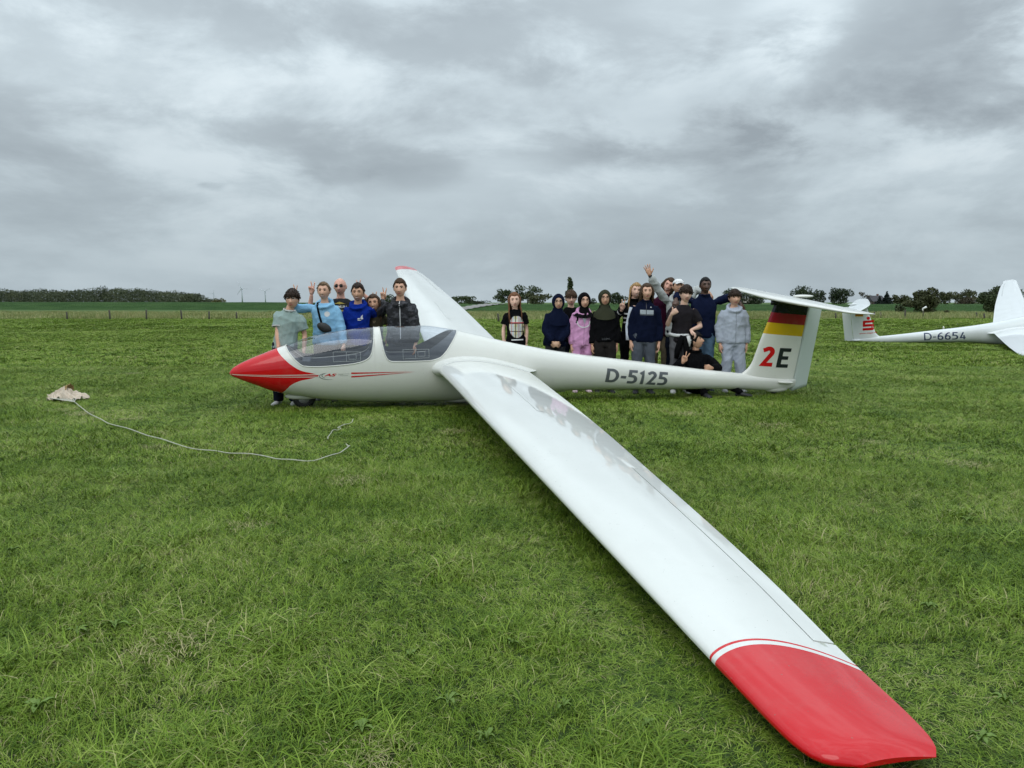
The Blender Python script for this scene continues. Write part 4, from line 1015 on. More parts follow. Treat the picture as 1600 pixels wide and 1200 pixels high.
mb = MB(); mb.tube([(-.12, 0, 1.02), (.08, 0, 1.10), (.32, 0, 1.22)], [.06, .09, .12], 10); mb.build('sock', M_WS, ws)
mb = MB(); mb.tube([(-.10, 0, 1.03), (-.06, 0, .90), (-.02, 0, .72)], [.05, .06, .035], 8); mb.build('tail_flap', M_WS, ws)
# ================================================================ people
def remeshed(mb, voxel, smooth_n=4, dec=None):
    me = mk('tmp', mb.v, mb.f); ob = bpy.data.objects.new('tmp', me); COL.objects.link(ob)
    md = ob.modifiers.new('r', 'REMESH'); md.mode = 'VOXEL'; md.voxel_size = voxel; md.use_smooth_shade = True
    if smooth_n: q = ob.modifiers.new('s', 'SMOOTH'); q.iterations = smooth_n; q.factor = .5
    if dec: q = ob.modifiers.new('d', 'DECIMATE'); q.ratio = dec
    out = bpy.data.meshes.new_from_object(ob.evaluated_get(bpy.context.evaluated_depsgraph_get()))
    bpy.data.objects.remove(ob); bpy.data.meshes.remove(me); return out
def wrinkle(me, amp, seed, f0=18, f1=46):
    n = len(me.vertices); co = np.zeros(n * 3, np.float32); me.vertices.foreach_get('co', co); co = co.reshape(-1, 3); no = np.zeros(n * 3, np.float32); me.vertex_normals.foreach_get('vector', no); no = no.reshape(-1, 3)
    r = np.random.default_rng(seed); d = np.zeros(n)
    for i in range(9):
        k = r.normal(size=3); k[2] *= .9; k /= np.linalg.norm(k); f = f0 + (f1 - f0) * r.random()
        w = co @ k * f + r.random() * 6.28 + 1.6 * np.sin(co @ r.normal(size=3) * 9 + r.random() * 6)
        d += (1 - np.abs(np.sin(w * .5))) ** 2 * 1.6 - .5
    co += no * (d / 9 * amp * 3)[:, None].astype(np.float32); me.vertices.foreach_set('co', co.reshape(-1)); me.update()
def append_mesh(mb, me, mi=0):
    mb.add([v.co[:] for v in me.vertices], [tuple(p.vertices) for p in me.polygons], mi)
def ik(sh, wr, a, b, pole):
    d = wr - sh; L = min(d.length, (a + b) * .998); u = d.normalized(); wr = sh + u * L
    x = (a * a - b * b + L * L) / (2 * L); h = math.sqrt(max(a * a - x * x, 0)); p = (pole - u * pole.dot(u)).normalized()
    return sh + u * x + p * h, wr
def hand(mb, wr, d, n, right, pose, s, mi=0):
    """palm and five fingers; d finger direction, n palm normal"""
    d = d.normalized(); n = (n - d * n.dot(d)).normalized(); th = (d.cross(n) if right else n.cross(d)); X = th   # X points to the thumb side
    P = lambda x, z, y=0.: wr + X * (x * s) + d * (z * s) + n * (y * s)
    rings = []
    for z, hw, tk in ((-.01, .026, .020), (.015, .030, .018), (.05, .040, .016), (.08, .042, .014), (.093, .036, .010)):
        rings.append([P(hw * math.cos(a), z, tk * math.sin(a)) for a in np.linspace(0, 2 * math.pi, 10, endpoint=False)])
    mb.loft(rings, mi)
    C = {'open': (.05, .05, .05, .08), 'v': (.04, .04, 1.45, 1.5), 'fist': (1.35, 1.4, 1.4, 1.4), 'relax': (.35, .42, .48, .52), 'cup': (.55, .55, .55, .6)}[pose if pose != 'thumb' else 'fist']
    SP = {'open': (.26, .06, -.14, -.36), 'v': (.26, -.20, -.12, -.16)}.get(pose, (.06, .02, -.03, -.08))
    for i, (x0, L, c, sp) in enumerate(zip((.030, .010, -.011, -.030), (.074, .082, .076, .060), C, SP)):
        p = P(x0, .084); dr = (d * math.cos(sp) + X * math.sin(sp)); pts = [p - dr * .012 * s]; rr = [.0095 * s]; ang = 0.
        pts.append(p); rr.append(.0098 * s)
        for k in range(3):
            ang += c * (.9 if k == 0 else 1.0); q = dr * math.cos(ang) + n * math.sin(ang); p = p + q * (L * (.44, .31, .25)[k] * s); pts.append(p); rr.append((.0088, .008, .0055)[k] * s)
        mb.tube(pts, rr, 7, mi)
    if pose == 'thumb': tp = [P(.022, .02), P(.040, .05, .006), P(.060, .066, .004), P(.082, .068, 0)]
    elif pose in ('v', 'fist'): tp = [P(.022, .015, .006), P(.040, .045, .018), P(.030, .070, .030), P(.008, .080, .034)]
    elif pose == 'open': tp = [P(.020, .012), P(.046, .036, .006), P(.066, .058, .006), P(.080, .080, .002)]
    else: tp = [P(.020, .012, .004), P(.040, .038, .012), P(.046, .064, .016), P(.042, .086, .018)]
    mb.tube(tp, [.013 * s, .0115 * s, .010 * s, .007 * s], 7, mi)

HRX, HRY, HRZ = .078, .095, .113
def head_pt(ph, la):
    """ph: 0 front, +- pi back (positive = image right); la latitude"""
    x = math.cos(la) * math.sin(ph); y = -math.cos(la) * math.cos(ph); z = math.sin(la)
    X, Y, Z = HRX * x, HRY * y, HRZ * z
    if z < 0:
        k = (-z) ** 1.4; X *= 1 - .21 * k
        if y > 0: Y *= 1 - .45 * (-z)
        else: Y *= 1 + .06 * k
    else: X *= 1 + .06 * math.sin(math.pi * min(z, 1)); 
    X *= 1.0 + .04 * (1 - abs(z))
    if y < 0:                       # face relief
        fr = max(0, -y) ** 1.5; g = lambda x0, z0, wx, wz: math.exp(-((X - x0) / wx) ** 2 - ((Z - z0) / wz) ** 2)
        d = 0
        d += .031 * math.exp(-(X / .0125) ** 2) * max(0, min(1, (Z + .050) / .007)) * max(0, min(1, (.022 - Z) / .055)) ** .9
        d += .006 * (g(-.012, -.036, .008, .010) + g(.012, -.036, .008, .010))
        d -= .0115 * (g(-.031, .010, .017, .011) + g(.031, .010, .017, .011))
        d += .0035 * (g(-.03, .030, .022, .008) + g(.03, .030, .022, .008))
        d += .0035 * (g(-.038, -.030, .018, .020) + g(.038, -.030, .018, .020))
        d += .0045 * g(0, -.064, .020, .008) - .003 * g(0, -.077, .020, .006) + .006 * g(0, -.095, .020, .014)
        Y -= d * fr
    return Vector((X, Y, Z))
def head_grid(fn, nu=44, nv=34):
    V = []; F = []
    for j in range(nv + 1):
        la = -math.pi / 2 + math.pi * j / nv
        for i in range(nu):
            ph = -math.pi + 2 * math.pi * i / nu; V.append(fn(ph, la))
    for j in range(nv):
        for i in range(nu):
            i2 = (i + 1) % nu; F.append((j * nu + i, j * nu + i2, (j + 1) * nu + i2, (j + 1) * nu + i))
    return V, F
def sstep(a, b, x):
    t = min(max((x - a) / (b - a), 0), 1); return t * t * (3 - 2 * t)
def hairline(ph, zf, part=0):
    a = abs(ph); d = math.degrees(a)
    pts = [(0, zf), (18, zf + .002), (36, zf + .010), (50, zf + .002), (60, .036), (69, .004), (78, -.012), (88, -.016), (98, .010), (114, -.03), (135, -.06), (180, -.075)]
    for (a0, z0), (a1, z1) in zip(pts, pts[1:]):
        if d <= a1: return z0 + (z1 - z0) * (d - a0) / (a1 - a0) + part * .012 * math.sin(ph * 2)
    return -.075
def hair_shell(th, zf, seed, top=0., lump=.004, jag=.006, part=0):
    r = np.random.default_rng(seed); o = r.random(6) * 6.28
    def fn(ph, la):
        p = head_pt(ph, la); n = Vector((p.x / HRX ** 2, p.y / HRY ** 2, p.z / HRZ ** 2)).normalized()
        hl = hairline(ph, zf, part) + jag * (math.sin(ph * 11 + o[0]) * .6 + math.sin(ph * 23 + o[1]) * .5)
        m = sstep(hl - .010, hl + .010, p.z)
        lm = lump * (math.sin(ph * 9 + la * 5 + o[2]) * .5 + math.sin(ph * 17 - la * 9 + o[3]) * .5 + math.sin(ph * 31 + la * 4 + o[4]) * .35)
        e = th * (.42 + .75 * max(0, math.sin(la))) + top * max(0, math.sin(la)) ** 2 + lm
        return p + n * (e * m - .011 * (1 - m))
    return head_grid(fn, 60, 40)
def tufts(mb, seed, n, L, zf, r0=.0085, lift=.010, whorl=0.):
    """short locks all over the scalp, so that the outline is not a smooth cap"""
    r = np.random.default_rng(seed + 99)
    for i in range(n):
        ph = (r.random() * 2 - 1) * math.pi; la = math.asin(min(.995, -.35 + 1.345 * r.random())); p = head_pt(ph, la)
        if p.z < max(hairline(ph, zf) + .012, .030): continue
        nn = Vector((p.x / HRX ** 2, p.y / HRY ** 2, p.z / HRZ ** 2)).normalized(); dn = Vector((math.sin(ph) * .5, -math.cos(ph) * .6 - .25, -.55 if p.z < .08 else -.05)) + Vector(r.normal(0, .45, 3))
        dn = (dn - nn * dn.dot(nn)).normalized(); l = L * (.6 + .8 * r.random()); k = lift * (.6 + .8 * r.random())
        mb.tube([p + nn * .006, p + nn * k + dn * l * .45, p + nn * (k * 1.15) + dn * l], [(r0, r0 * .7), (r0 * .9, r0 * .6), (r0 * .25, r0 * .2)], 5)
def lock(mb, ph, z0, path, r0, mi=0):
    la = math.asin(max(-.99, min(.99, z0 / HRZ))); p = head_pt(ph, la); n = Vector((p.x, p.y, p.z * .6)).normalized()
    pts = [p + n * .004, p + n * .016] + [Vector(q) for q in path]; k = len(pts)
    mb.tube(pts, [(r0 * (.6 if i == 0 else 1.0) * (1 - .75 * (i / (k - 1)) ** 2.5), r0 * .6 * (1 - .75 * (i / (k - 1)) ** 2.5)) for i in range(k)], 6, mi)
def long_hair(seed, zend, front=True, curl=0., n=95, out=0., side=0):
    r = np.random.default_rng(seed); mb = MB(); V, F = hair_shell(.013, .066, seed, .004, .003, .003); mb.add(V, F)
    for i in range(n):
        s = -1 if i % 2 else 1; d = math.radians(58 + 120 * r.random()); ph = s * d; z0 = .02 + .07 * r.random()
        if side and s != side and r.random() < .6: continue
        fr = d < math.radians(92) and front; ze = zend + .05 * (r.random() - .5); w = .082 + .012 * r.random() + out
        if fr: path = [(s * (w + .002), -.035 + .03 * r.random(), -.03), (s * (w - .002), -.03 + .03 * r.random(), -.09), (s * (w + .008), -.05 - .02 * r.random(), -.165), (s * (w + .012 - .02 * r.random()), -.088 - .02 * r.random(), ze)]
        else:
            a = d; x = math.sin(a) * .088 + out; y = -math.cos(a) * .10
            path = [(s * x, y, -.03), (s * x * .95, y + .004, -.10), (s * x * 1.0, max(y, .03) + .03, -.17), (s * x * 1.0, max(y, .03) + .045, ze)]
        if curl: path = [(x + curl * math.sin(k * 2.3 + i), y + curl * math.cos(k * 1.9 + i), z) for k, (x, y, z) in enumerate(path)]
        lock(mb, ph, z0, path, .0125)
    return mb
def fringe(mb, seed, zf, n=26, down=.045, spread=62, sweep=0.):
    r = np.random.default_rng(seed)
    for i in range(n):
        ph = math.radians(-spread + 2 * spread * (i + .5) / n + r.normal(0, 3)); x, y = math.sin(ph), -math.cos(ph)
        L = down * (.75 + .5 * r.random()); za = .082
        p1 = head_pt(ph, math.asin(min(.99, (zf + .02) / HRZ))); p2 = head_pt(ph + sweep, math.asin(max(-.9, (zf + .02 - L) / HRZ)))
        n1 = Vector((x, y, .25)).normalized()
        lock(mb, ph * .7, za, [p1 + n1 * .017, p1.lerp(p2, .5) + n1 * .016, p2 + n1 * (.008 + .006 * r.random())], .0105)
    return mb

SKIN = {'fair': mat('skin_fair', (.70, .405, .28), .5, .07, 14), 'pale': mat('skin_pale', (.75, .47, .355), .5, .07, 14), 'tan': mat('skin_tan', (.60, .335, .215), .5, .07, 14), 'olive': mat('skin_olive', (.57, .345, .22), .5, .07, 14), 'brown': mat('skin_brown', (.11, .056, .037), .45, .1, 14), 'rosy': mat('skin_rosy', (.72, .385, .29), .5, .07, 14)}
LIPC = {'fair': mat('lip_pink', (.34, .10, .085), .4), 'brown': mat('lip_brown', (.09, .035, .03), .4)}
M_EYEW = mat('eye_white', (.38, .34, .31), .3, .02); M_EYED = mat('eye_dark', (.02, .014, .010), .2, .05); M_TEETH = mat('teeth', (.72, .70, .64), .3, .02)
def hairm(name, c): return mat('hair_' + name, c, .55, .45, 45, bump=.6, bscale=160, spec=.2)
HAIR = {'dkbrown': hairm('dark_brown', (.030, .017, .011)), 'brown': hairm('brown', (.062, .034, .018)), 'ltbrown': hairm('light_brown', (.17, .11, .062)), 'black': hairm('black', (.007, .006, .006)), 'auburn': hairm('auburn', (.17, .075, .035)), 'blonde': hairm('blonde', (.36, .22, .095)), 'grey': hairm('grey', (.2, .19, .18))}

def build_head(mb, Mh, skin, smile=.5, brow='dkbrown', ears=True, jaw=1.0):
    """adds the head to the body mesh; slots 0 skin 1 eye white 2 dark 3 lip 4 brow 5 teeth"""
    T = lambda p: Mh @ Vector(p)
    V, F = head_grid(head_pt); mb.add([T(p) for p in V], F, 0)
    Ro = Mh.to_3x3(); sc = Ro.col[0].length; Rn = Ro.normalized()
    for s in (-1, 1):
        mb.ell(T((s * .0305, -.0745, .010)), (.0130 * sc, .009 * sc, .0046 * sc), 10, 6, 1, Rn); mb.ell(T((s * .0305, -.0815, .010)), (.0066 * sc, .0036 * sc, .0052 * sc), 8, 6, 2, Rn)
        b = [T((s * x, -y, z)) for x, y, z in ((.014, .0925, .0285), (.028, .089, .0335), (.042, .080, .0305), (.049, .072, .026))]; mb.tube(b, [(.0034 * sc, .0055 * sc)] * 3 + [(.0012, .002)], 6, 4)
        lid = [T((s * x, -y, z)) for x, y, z in ((.017, .0825, .0120), (.0305, .0855, .0160), (.044, .0785, .0115))]; mb.tube(lid, .0030 * sc, 5, 2)
        if ears: mb.ell(T((s * .0815, .004, -.002)), (.009 * sc, .018 * sc, .030 * sc), 10, 8, 0, Rn @ Matrix.Rotation(s * -.35, 3, 'Z'))
    w = .023 + .010 * smile; up = .008 * smile
    mb.tube([T((x, -y, z)) for x, y, z in ((-w, .081, -.064 + up), (-w * .5, .0905, -.0655), (0, .0935, -.066), (w * .5, .0905, -.0655), (w, .081, -.064 + up))], [(.0012, .0012), (.003 * sc, .0065 * sc), (.0034 * sc, .0078 * sc), (.003 * sc, .0065 * sc), (.0012, .0012)], 6, 3)
    if smile > .7: mb.tube([T((x, -y, z)) for x, y, z in ((-w * .72, .0885, -.0635 + up * .5), (0, .0955, -.0655), (w * .72, .0885, -.0635 + up * .5))], [(.0012, .0014), (.0022, .0050 * sc), (.0012, .0014)], 6, 5)

def person(label, px, Y, top, skin='fair', head_px=None, yaw=0., head=(0., 0., 0.), lean=None, pitch=0., width=1., arms=('down', 'down'), topc=None, kind='tee', sleeve=None, loose=1., pants=None, pantw=1., shoes=None,
           hair=None, hairc='dkbrown', smile=.5, neckline=0, hs=1.01, sit=False, feet=None, hem=None, female=False, ears=True, brow=None):
    seed = int(px * 3 + top); H = CAMH + (HORY - top) / FPX * Y
    wx = (px - 800) / FPX * (Y * math.cos(PITCH) + 0)          # ground point under the body
    g = at(px, HORY + CAMH * FPX / Y, Y); wx = g.x
    root = empty('person', (wx, Y, 0), (0, 0, yaw)); tag(root, label, 'person', 'group of people posing behind the glider')
    if sit: Hs = 1.62; H0 = H; H = Hs
    Rw = Matrix.Rotation(-yaw, 3, 'Z'); loc = lambda w: Rw @ (Vector(w) - Vector((wx, Y, 0)))
    f = .93 if female else 1.0
    pel = Vector((0, 0, .525 * H)) if not sit else Vector((0, .05, .13))
    # upper body frame
    if lean is None:
        lean = 0.
        if head_px is not None: lean = math.atan2((head_px - px) / FPX * Y, .42 * H)
    TB = Matrix.Translation(pel) @ Matrix.Rotation(lean, 4, 'Y') @ Matrix.Rotation(pitch, 4, 'X'); B = lambda x, y, z: TB @ Vector((x * H, y * H, (z - .525) * H))
    hz_ = .5 * .226 * hs
    hc = B(0, -.012, 1.0) - Vector((0, 0, hz_ + (.012 if hair else .004))) if not sit else B(0, -.01, .935)
    Mh = Matrix.Translation(hc) @ Matrix.Rotation(head[0], 4, 'Z') @ Matrix.Rotation(head[1], 4, 'Y') @ Matrix.Rotation(head[2], 4, 'X') @ Matrix.Scale(hs, 4)
    body = MB(); core = MB()
    # torso core, neck
    def ring(z, rx, ry, dy=0., n=18): return [B(rx * width * math.cos(a), dy + ry * math.sin(a), z) for a in np.linspace(0, 2 * math.pi, n, endpoint=False)]
    core.loft([ring(z, rx * f, ry) for z, rx, ry in ((.47, .085, .055), (.53, .088, .06), (.60, .076, .052), (.70, .078, .050), (.765, .070, .040), (.80, .045, .030), (.835, .032, .030))])
    nk = B(0, .010, .79); core.tube([nk, B(0, 0, .85), hc + Vector((0, .012, -.055))], [.034 * H * f, .033 * H * f, .033 * H * f], 12)
    # arms
    A = []
    for s, spec in zip((-1, 1), arms):
        sh = B(s * .091 * f * (.45 + .55 * width), .004, .790); a, b = .172 * H, .155 * H; pole = Vector((s * .5, .8, -.1)); pose = 'relax'; d = n = None
        if isinstance(spec, str):
            if spec == 'down': wr = sh + Vector((s * .030 * H, -.015 * H, -.318 * H))
            elif spec == 'clasp': wr = Vector((s * .028 * H, -.115 * H, .515 * H)); d = Vector((-s * .9, -.2, -.45)); n = Vector((-s * .1, 1, -.2)); pole = Vector((s, .3, -.3)); pose = 'cup'
            elif spec == 'back': wr = sh + Vector((s * .0, .09 * H, -.27 * H))
            spec = {}
        else: wr = loc(at(*spec['w'])); d = spec.get('d'); n = spec.get('n'); pose = spec.get('pose', 'relax'); pole = Vector(spec.get('pole', pole))
        if d is None: d = Vector((s * .02, -.08, -1)); n = Vector((-s * 1., .25, 0)) if n is None else n
        d, n = Vector(d), Vector(n) if n is not None else Vector((0, -1, 0))
        el, wr = ik(sh, wr, a, b, pole); A.append((s, sh, el, wr))
        core.tube([sh.lerp(el, -.04), sh.lerp(el, .35), sh.lerp(el, .9), el, el.lerp(wr, .25), el.lerp(wr, .7), wr], [.021 * H * f, .025 * H * f, .022 * H * f, .0225 * H * f, .0235 * H * f, .018 * H * f, .0155 * H * f], 12)
        hand(body, wr + d.normalized() * .004, d, n, s < 0, pose, H / 1.72 * (.98 if female else 1.04))
    # legs
    L = []
    if not sit:
        fx = feet or (-.07, .07)
        for s, q in zip((-1, 1), fx):
            hp = pel + Vector((s * .052 * H, 0, -.01 * H)); an = Vector((q * H * .9, .01 * H, .05 * H)); kn = hp.lerp(an, .5) + Vector((0, -.018 * H, 0)); L.append((s, hp, kn, an, Vector((s * .16, -1, 0))))
    else:
        L = [(-1, pel + Vector((-.08, -.02, 0)), Vector((-.18, -.30, .30)), Vector((.0, -.42, .07)), Vector((.3, -1, 0))), (1, pel + Vector((.08, -.02, .0)), Vector((.34, -.22, .20)), Vector((.55, -.30, .07)), Vector((.9, -.4, 0)))]
    for s, hp, kn, an, fd in L: core.tube([hp, hp.lerp(kn, .3), kn, kn.lerp(an, .3), an, an + Vector((0, 0, -.02 * H))], [.047 * H, .045 * H, .031 * H, .031 * H, .021 * H, .021 * H], 12)
    append_mesh(body, remeshed(core, .0155, 3), 0)
    build_head(body, Mh, skin, smile, ears=ears)
    lp = LIPC['brown' if skin == 'brown' else 'fair']
    body.build('body', [SKIN[skin], M_EYEW, M_EYED, lp, HAIR[brow or (hairc if hairc in ('dkbrown', 'black', 'brown') else 'ltbrown')], M_TEETH], root)
    # top
    R_ = {}
    e = {'tee': .0075, 'hoodie': .0125, 'jacket': .0105, 'sweater': .0095}[kind] * loose; hemz = hem or {'tee': .475, 'hoodie': .475, 'jacket': .47, 'sweater': .47}[kind]
    tp = MB()
    tp.loft([ring(z, rx * f + e * k, ry + e * k, dy) for z, rx, ry, k, dy in ((hemz, .091, .060, .8, 0), (hemz + .02, .094, .064, 1.1, 0), (.56, .088, .062, 1.2, 0), (.62, .082, .058, 1.2, 0), (.70, .088, .062, 1.0, -.002), (.755, .094, .060, .8, 0), (.788, .085, .053, .5, .002), (.815, .063, .046, .35, .004)) + (((.830, .052, .042, .3, .004),) if kind in ('tee', 'hoodie') else ((.838, .046, .042, .3, .004), (.850, .042, .040, .3, .004)))])
    fr = sleeve if sleeve is not None else {'tee': .62, 'hoodie': 1.94, 'jacket': 1.94, 'sweater': 1.93}[kind]
    for s, sh, el, wr in A:
        se = .005 * H + e * H * .8
        if fr <= 1: tp.tube([sh.lerp(el, -.06), sh.lerp(el, .2), sh.lerp(el, fr)], [.021 * H * f + se * .3, .029 * H * f + se * .8, .031 * H * f + se * 1.1], 14)
        else:
            end = el.lerp(wr, fr - 1); tp.tube([sh.lerp(el, -.06), sh.lerp(el, .3), sh.lerp(el, .92), el, el.lerp(end, .15), el.lerp(end, .85), el.lerp(end, .93), end], [.021 * H * f + se * .3, .028 * H * f + se * .75, .026 * H * f + se * .9, .025 * H * f + se, .025 * H * f + se, .020 * H * f + se, .017 * H * f + se * .6, .017 * H * f + se * .6], 14)
    if kind == 'hoodie':
        hp_ = [B(.056 * math.sin(a) * 1.12, -.006 - .068 * math.cos(a) * (1.0 if math.cos(a) > 0 else 1.05), .818 - .030 * math.cos(a)) for a in np.linspace(0, 2 * math.pi, 20)]
        tp.tube(hp_, [.012 * H + .013 * H * (1 - math.cos(a)) / 2 for a in np.linspace(0, 2 * math.pi, 20)], 10)
        tp.tube([B(0, .055, .845), B(0, .075, .80), B(0, .070, .755)], [.035 * H, .045 * H, .02 * H], 12)
    elif kind == 'jacket' or kind == 'sweater':
        c_ = [B(.045 * math.sin(a), -.002 - .045 * math.cos(a), .846 + .006 * (1 - math.cos(a))) for a in np.linspace(0, 2 * math.pi, 18)]
        tp.tube(c_, .010 * H, 8)
    mt = remeshed(tp, .0125, 3); wrinkle(mt, .0090, seed, 18, 60)
    top_o = link({'tee': 't_shirt', 'hoodie': 'hooded_sweatshirt', 'jacket': 'jacket', 'sweater': 'sweater'}[kind], mt, topc, root)
    # trousers
    pt = MB()
    if not sit: pt.loft([ring(z, rx * f + .006, ry + .006) for z, rx, ry in ((.455, .080, .056), (.48, .092, .062), (.53, .092, .062), (.575, .084, .057))])
    else: pt.ell(pel, (.20, .17, .14), 16, 10)
    for s, hp, kn, an, fd in L:
        k = pantw; pt.tube([hp + Vector((0, 0, .03 * H)), hp.lerp(kn, .3), hp.lerp(kn, .9), kn, kn.lerp(an, .3), kn.lerp(an, .85), an + Vector((0, 0, -.012 * H))], [.054 * H * (.5 + .5 * k), .053 * H * (.5 + .5 * k), .041 * H * k, .040 * H * k, .040 * H * k, .036 * H * k, .037 * H * k], 14)
    mp_ = remeshed(pt, .014, 3); wrinkle(mp_, .0095, seed + 5, 18, 56)
    link('trousers', mp_, pants, root)
    for s, hp, kn, an, fd in L:
        sm = MB(); fd = fd.normalized(); sdv = Vector((-fd.y, fd.x, 0)); base = Vector((an.x, an.y, 0)) + Vector((0, 0, max(0, an.z - .05 * H))); k = H / 1.7
        rs = []
        for q, hw, h1 in ((-.075, .024, .045), (-.055, .036, .085), (0, .040, .090), (.05, .043, .072), (.11, .047, .056), (.155, .042, .046), (.178, .022, .034)):
            c = base + fd * q * k; rs.append([c + sdv * (hw * k * math.cos(a)) + Vector((0, 0, max(.004, (h1 * .5 + h1 * .55 * math.sin(a))) * k)) for a in np.linspace(0, 2 * math.pi, 12, endpoint=False)])
        sm.loft(rs); sm.build('shoe', shoes, root)
    P = dict(root=root, B=B, Mh=Mh, H=H, top=top_o, A=A, L=L, bvh=None, hc=hc, T=lambda p: Mh @ Vector(p), seed=seed, f=f)
    # hair
    hb = None
    if hair:
        hb = MB(); st = hair[0]
        if st == 'shell':
            V, F = hair_shell(*hair[1:]); hb.add(V, F)
            if len(hair) > 4 and hair[4] > .008 and hairc != 'black': tufts(hb, seed, 230, .030, hair[2])
            elif hairc == 'black' and hair[1] > .015: tufts(hb, seed, 260, .034, hair[2], .0095, .024)
            elif hairc == 'ltbrown': tufts(hb, seed, 160, .034, hair[2], .007, .012)
        elif st == 'fringe':
            V, F = hair_shell(*hair[1]); hb.add(V, F); fringe(hb, seed, *hair[2]); tufts(hb, seed, 220, .036, hair[1][1], .0095, hair[1][0] * .95)
        elif st == 'long': hb = long_hair(seed, *hair[1:])
        ho = link('hair', mk('hair', [Mh @ Vector(p) for p in hb.v], hb.f), HAIR[hairc], root)
    return P
def getbvh(P):
    if P['bvh'] is None:
        me = P['top'].data; P['bvh'] = BVHTree.FromPolygons([v.co[:] for v in me.vertices], [tuple(p.vertices) for p in me.polygons])
    return P['bvh']
def print_on(P, name, VF, mp_, m, step=.025, off=.004):
    """flat print laid on the front of the top; mp_ maps to (x, z) in body fractions"""
    bv = getbvh(P); V, F = slice2d(VF, lambda u, w: (lambda q: (q.x, q.z))(P['B'](*(lambda a: (a[0], -.05, a[1]))(mp_(u, w)))), step); out = []
    for x, z in V:
        h = bv.ray_cast(Vector((x, -1.2, z)), Vector((0, 1, 0)))[0]; out.append((x, (h.y if h is not None else -.02) - off, z))
    FF = []
    for q in F:
        a, b, c = (Vector(out[i]) for i in q); FF.append(q if (b - a).cross(c - a).y < 0 else tuple(reversed(q)))
    return link(name, mk(name, out, FF), m, P['root'])
def glasses(P, m, rw=.021, rh=.017, dark=False, rim=.0016):
    mb = MB(); T = P['T']
    for s in (-1, 1):
        mb.tube([T((s * .031 + rw * math.cos(a), -.0985 + abs(s * .031 + rw * math.cos(a)) * .12, .008 + rh * math.sin(a))) for a in np.linspace(0, 2 * math.pi, 17)], rim, 5)
        mb.tube([T((s * (.031 + rw), -.094, .011)), T((s * .074, -.05, .012)), T((s * .083, .0, .010))], rim, 5)
    mb.tube([T((-.011, -.098, .010)), T((0, -.104, .013)), T((.011, -.098, .010))], rim, 5)
    o = mb.build('sunglasses' if dark else 'glasses', m, P['root'])
    if dark:
        for s in (-1, 1):
            l = MB(); ps = [T((s * .031 + rw * math.cos(a), -.098 + abs(s * .031 + rw * math.cos(a)) * .12, .008 + rh * math.sin(a))) for a in np.linspace(0, 2 * math.pi, 16, endpoint=False)]
            c = T((s * .031, -.0995, .008)); l.add(ps + [c], [(i, (i + 1) % 16, 16) for i in range(16)]); l.build('lens', m, o)
def hijab(P, m, bib=.30, loose=1.0):
    B, T = P['B'], P['T']; mb = MB(); r = np.random.default_rng(P['seed'])
    def fn(ph, la):
        p = head_pt(ph, la); n = Vector((p.x / HRX ** 2, p.y / HRY ** 2, p.z / HRZ ** 2)).normalized()
        e = math.sqrt((p.x / .057) ** 2 + ((p.z + .014) / .082) ** 2); m_ = sstep(.92, 1.06, e) if p.y < 0 else 1.
        return T(p + n * ((.014 + .003 * math.sin(ph * 7 + la * 3)) * loose * m_ - .012 * (1 - m_)))
    V, F = head_grid(fn, 56, 40); mb.add(V, F)
    H = P['H']; up = T((0, 0, 0)); rings = []
    for k, (z, rx, ry, dy, fl) in enumerate(((.02, .083, .092, .022, 0), (-.05, .082, .088, .014, .002), (-.095, .070, .074, .006, .004), (-.13, .072, .076, .004, .005), (-.165, .10, .088, .006, .007), (-.20, .145, .100, .006, .009), (-.205 - (bib - .20) * .5, .165, .112, .0, .011), (-bib, .160, .118, -.006, .012))):
        c = T((0, 0, 0)) + Vector((0, 0, 0)); q = []
        for a in np.linspace(0, 2 * math.pi, 40, endpoint=False):
            w = 1 + fl * 4 * math.sin(7 * a + k * .7) * .5 + fl * 3 * math.sin(12 * a - k)
            zz = z - (.05 * max(0, -math.sin(a)) if k > 5 else 0); q.append(c + Vector((rx * w * math.cos(a), dy + ry * w * math.sin(a), zz)))
        rings.append(q)
    mb.loft(list(reversed(rings[2:])), caps=False)
    return mb.build('headscarf', m, P['root'])
M_W = mat('shoe_white', (.62, .62, .60), .6); M_BK = mat('shoe_black', (.015, .015, .018), .6); M_GS = mat('shoe_grey', (.30, .30, .32), .7, .3, 40); M_NV = mat('shoe_navy', (.012, .016, .05), .6)
C_BLACK = cloth('cloth_black', (.005, .005, .006)); C_NAVY = cloth('cloth_navy', (.005, .008, .024)); C_DENIM = cloth('cloth_denim', (.10, .17, .25), scale=20); C_DKPANT = cloth('cloth_dark_navy', (.010, .013, .024))
C_WHITE = cloth('print_white', (.68, .68, .68), bump=0, var=.05); C_GREYP = cloth('cloth_grey_trousers', (.085, .095, .115)); M_FRAME = mat('glasses_frame', (.03, .03, .035), .3); M_LENSD = mat('sunglass_dark', (.008, .008, .010), .08)
UP = Vector((0, 0, 1)); FW = Vector((0, -1, 0))
V_ = lambda px, py, Y, pole=(0, .3, -1), d=(0, 0, 1): dict(w=(px, py, Y), d=Vector(d), n=Vector(FW), pose='v', pole=pole)
rect = lambda x0, z0, x1, z1: poly2d([(x0, z0), (x1, z0), (x1, z1), (x0, z1)])
one = lambda u, w: (u, w)
SH = ('shell', .015, .058, 3, .012, .004, .006)
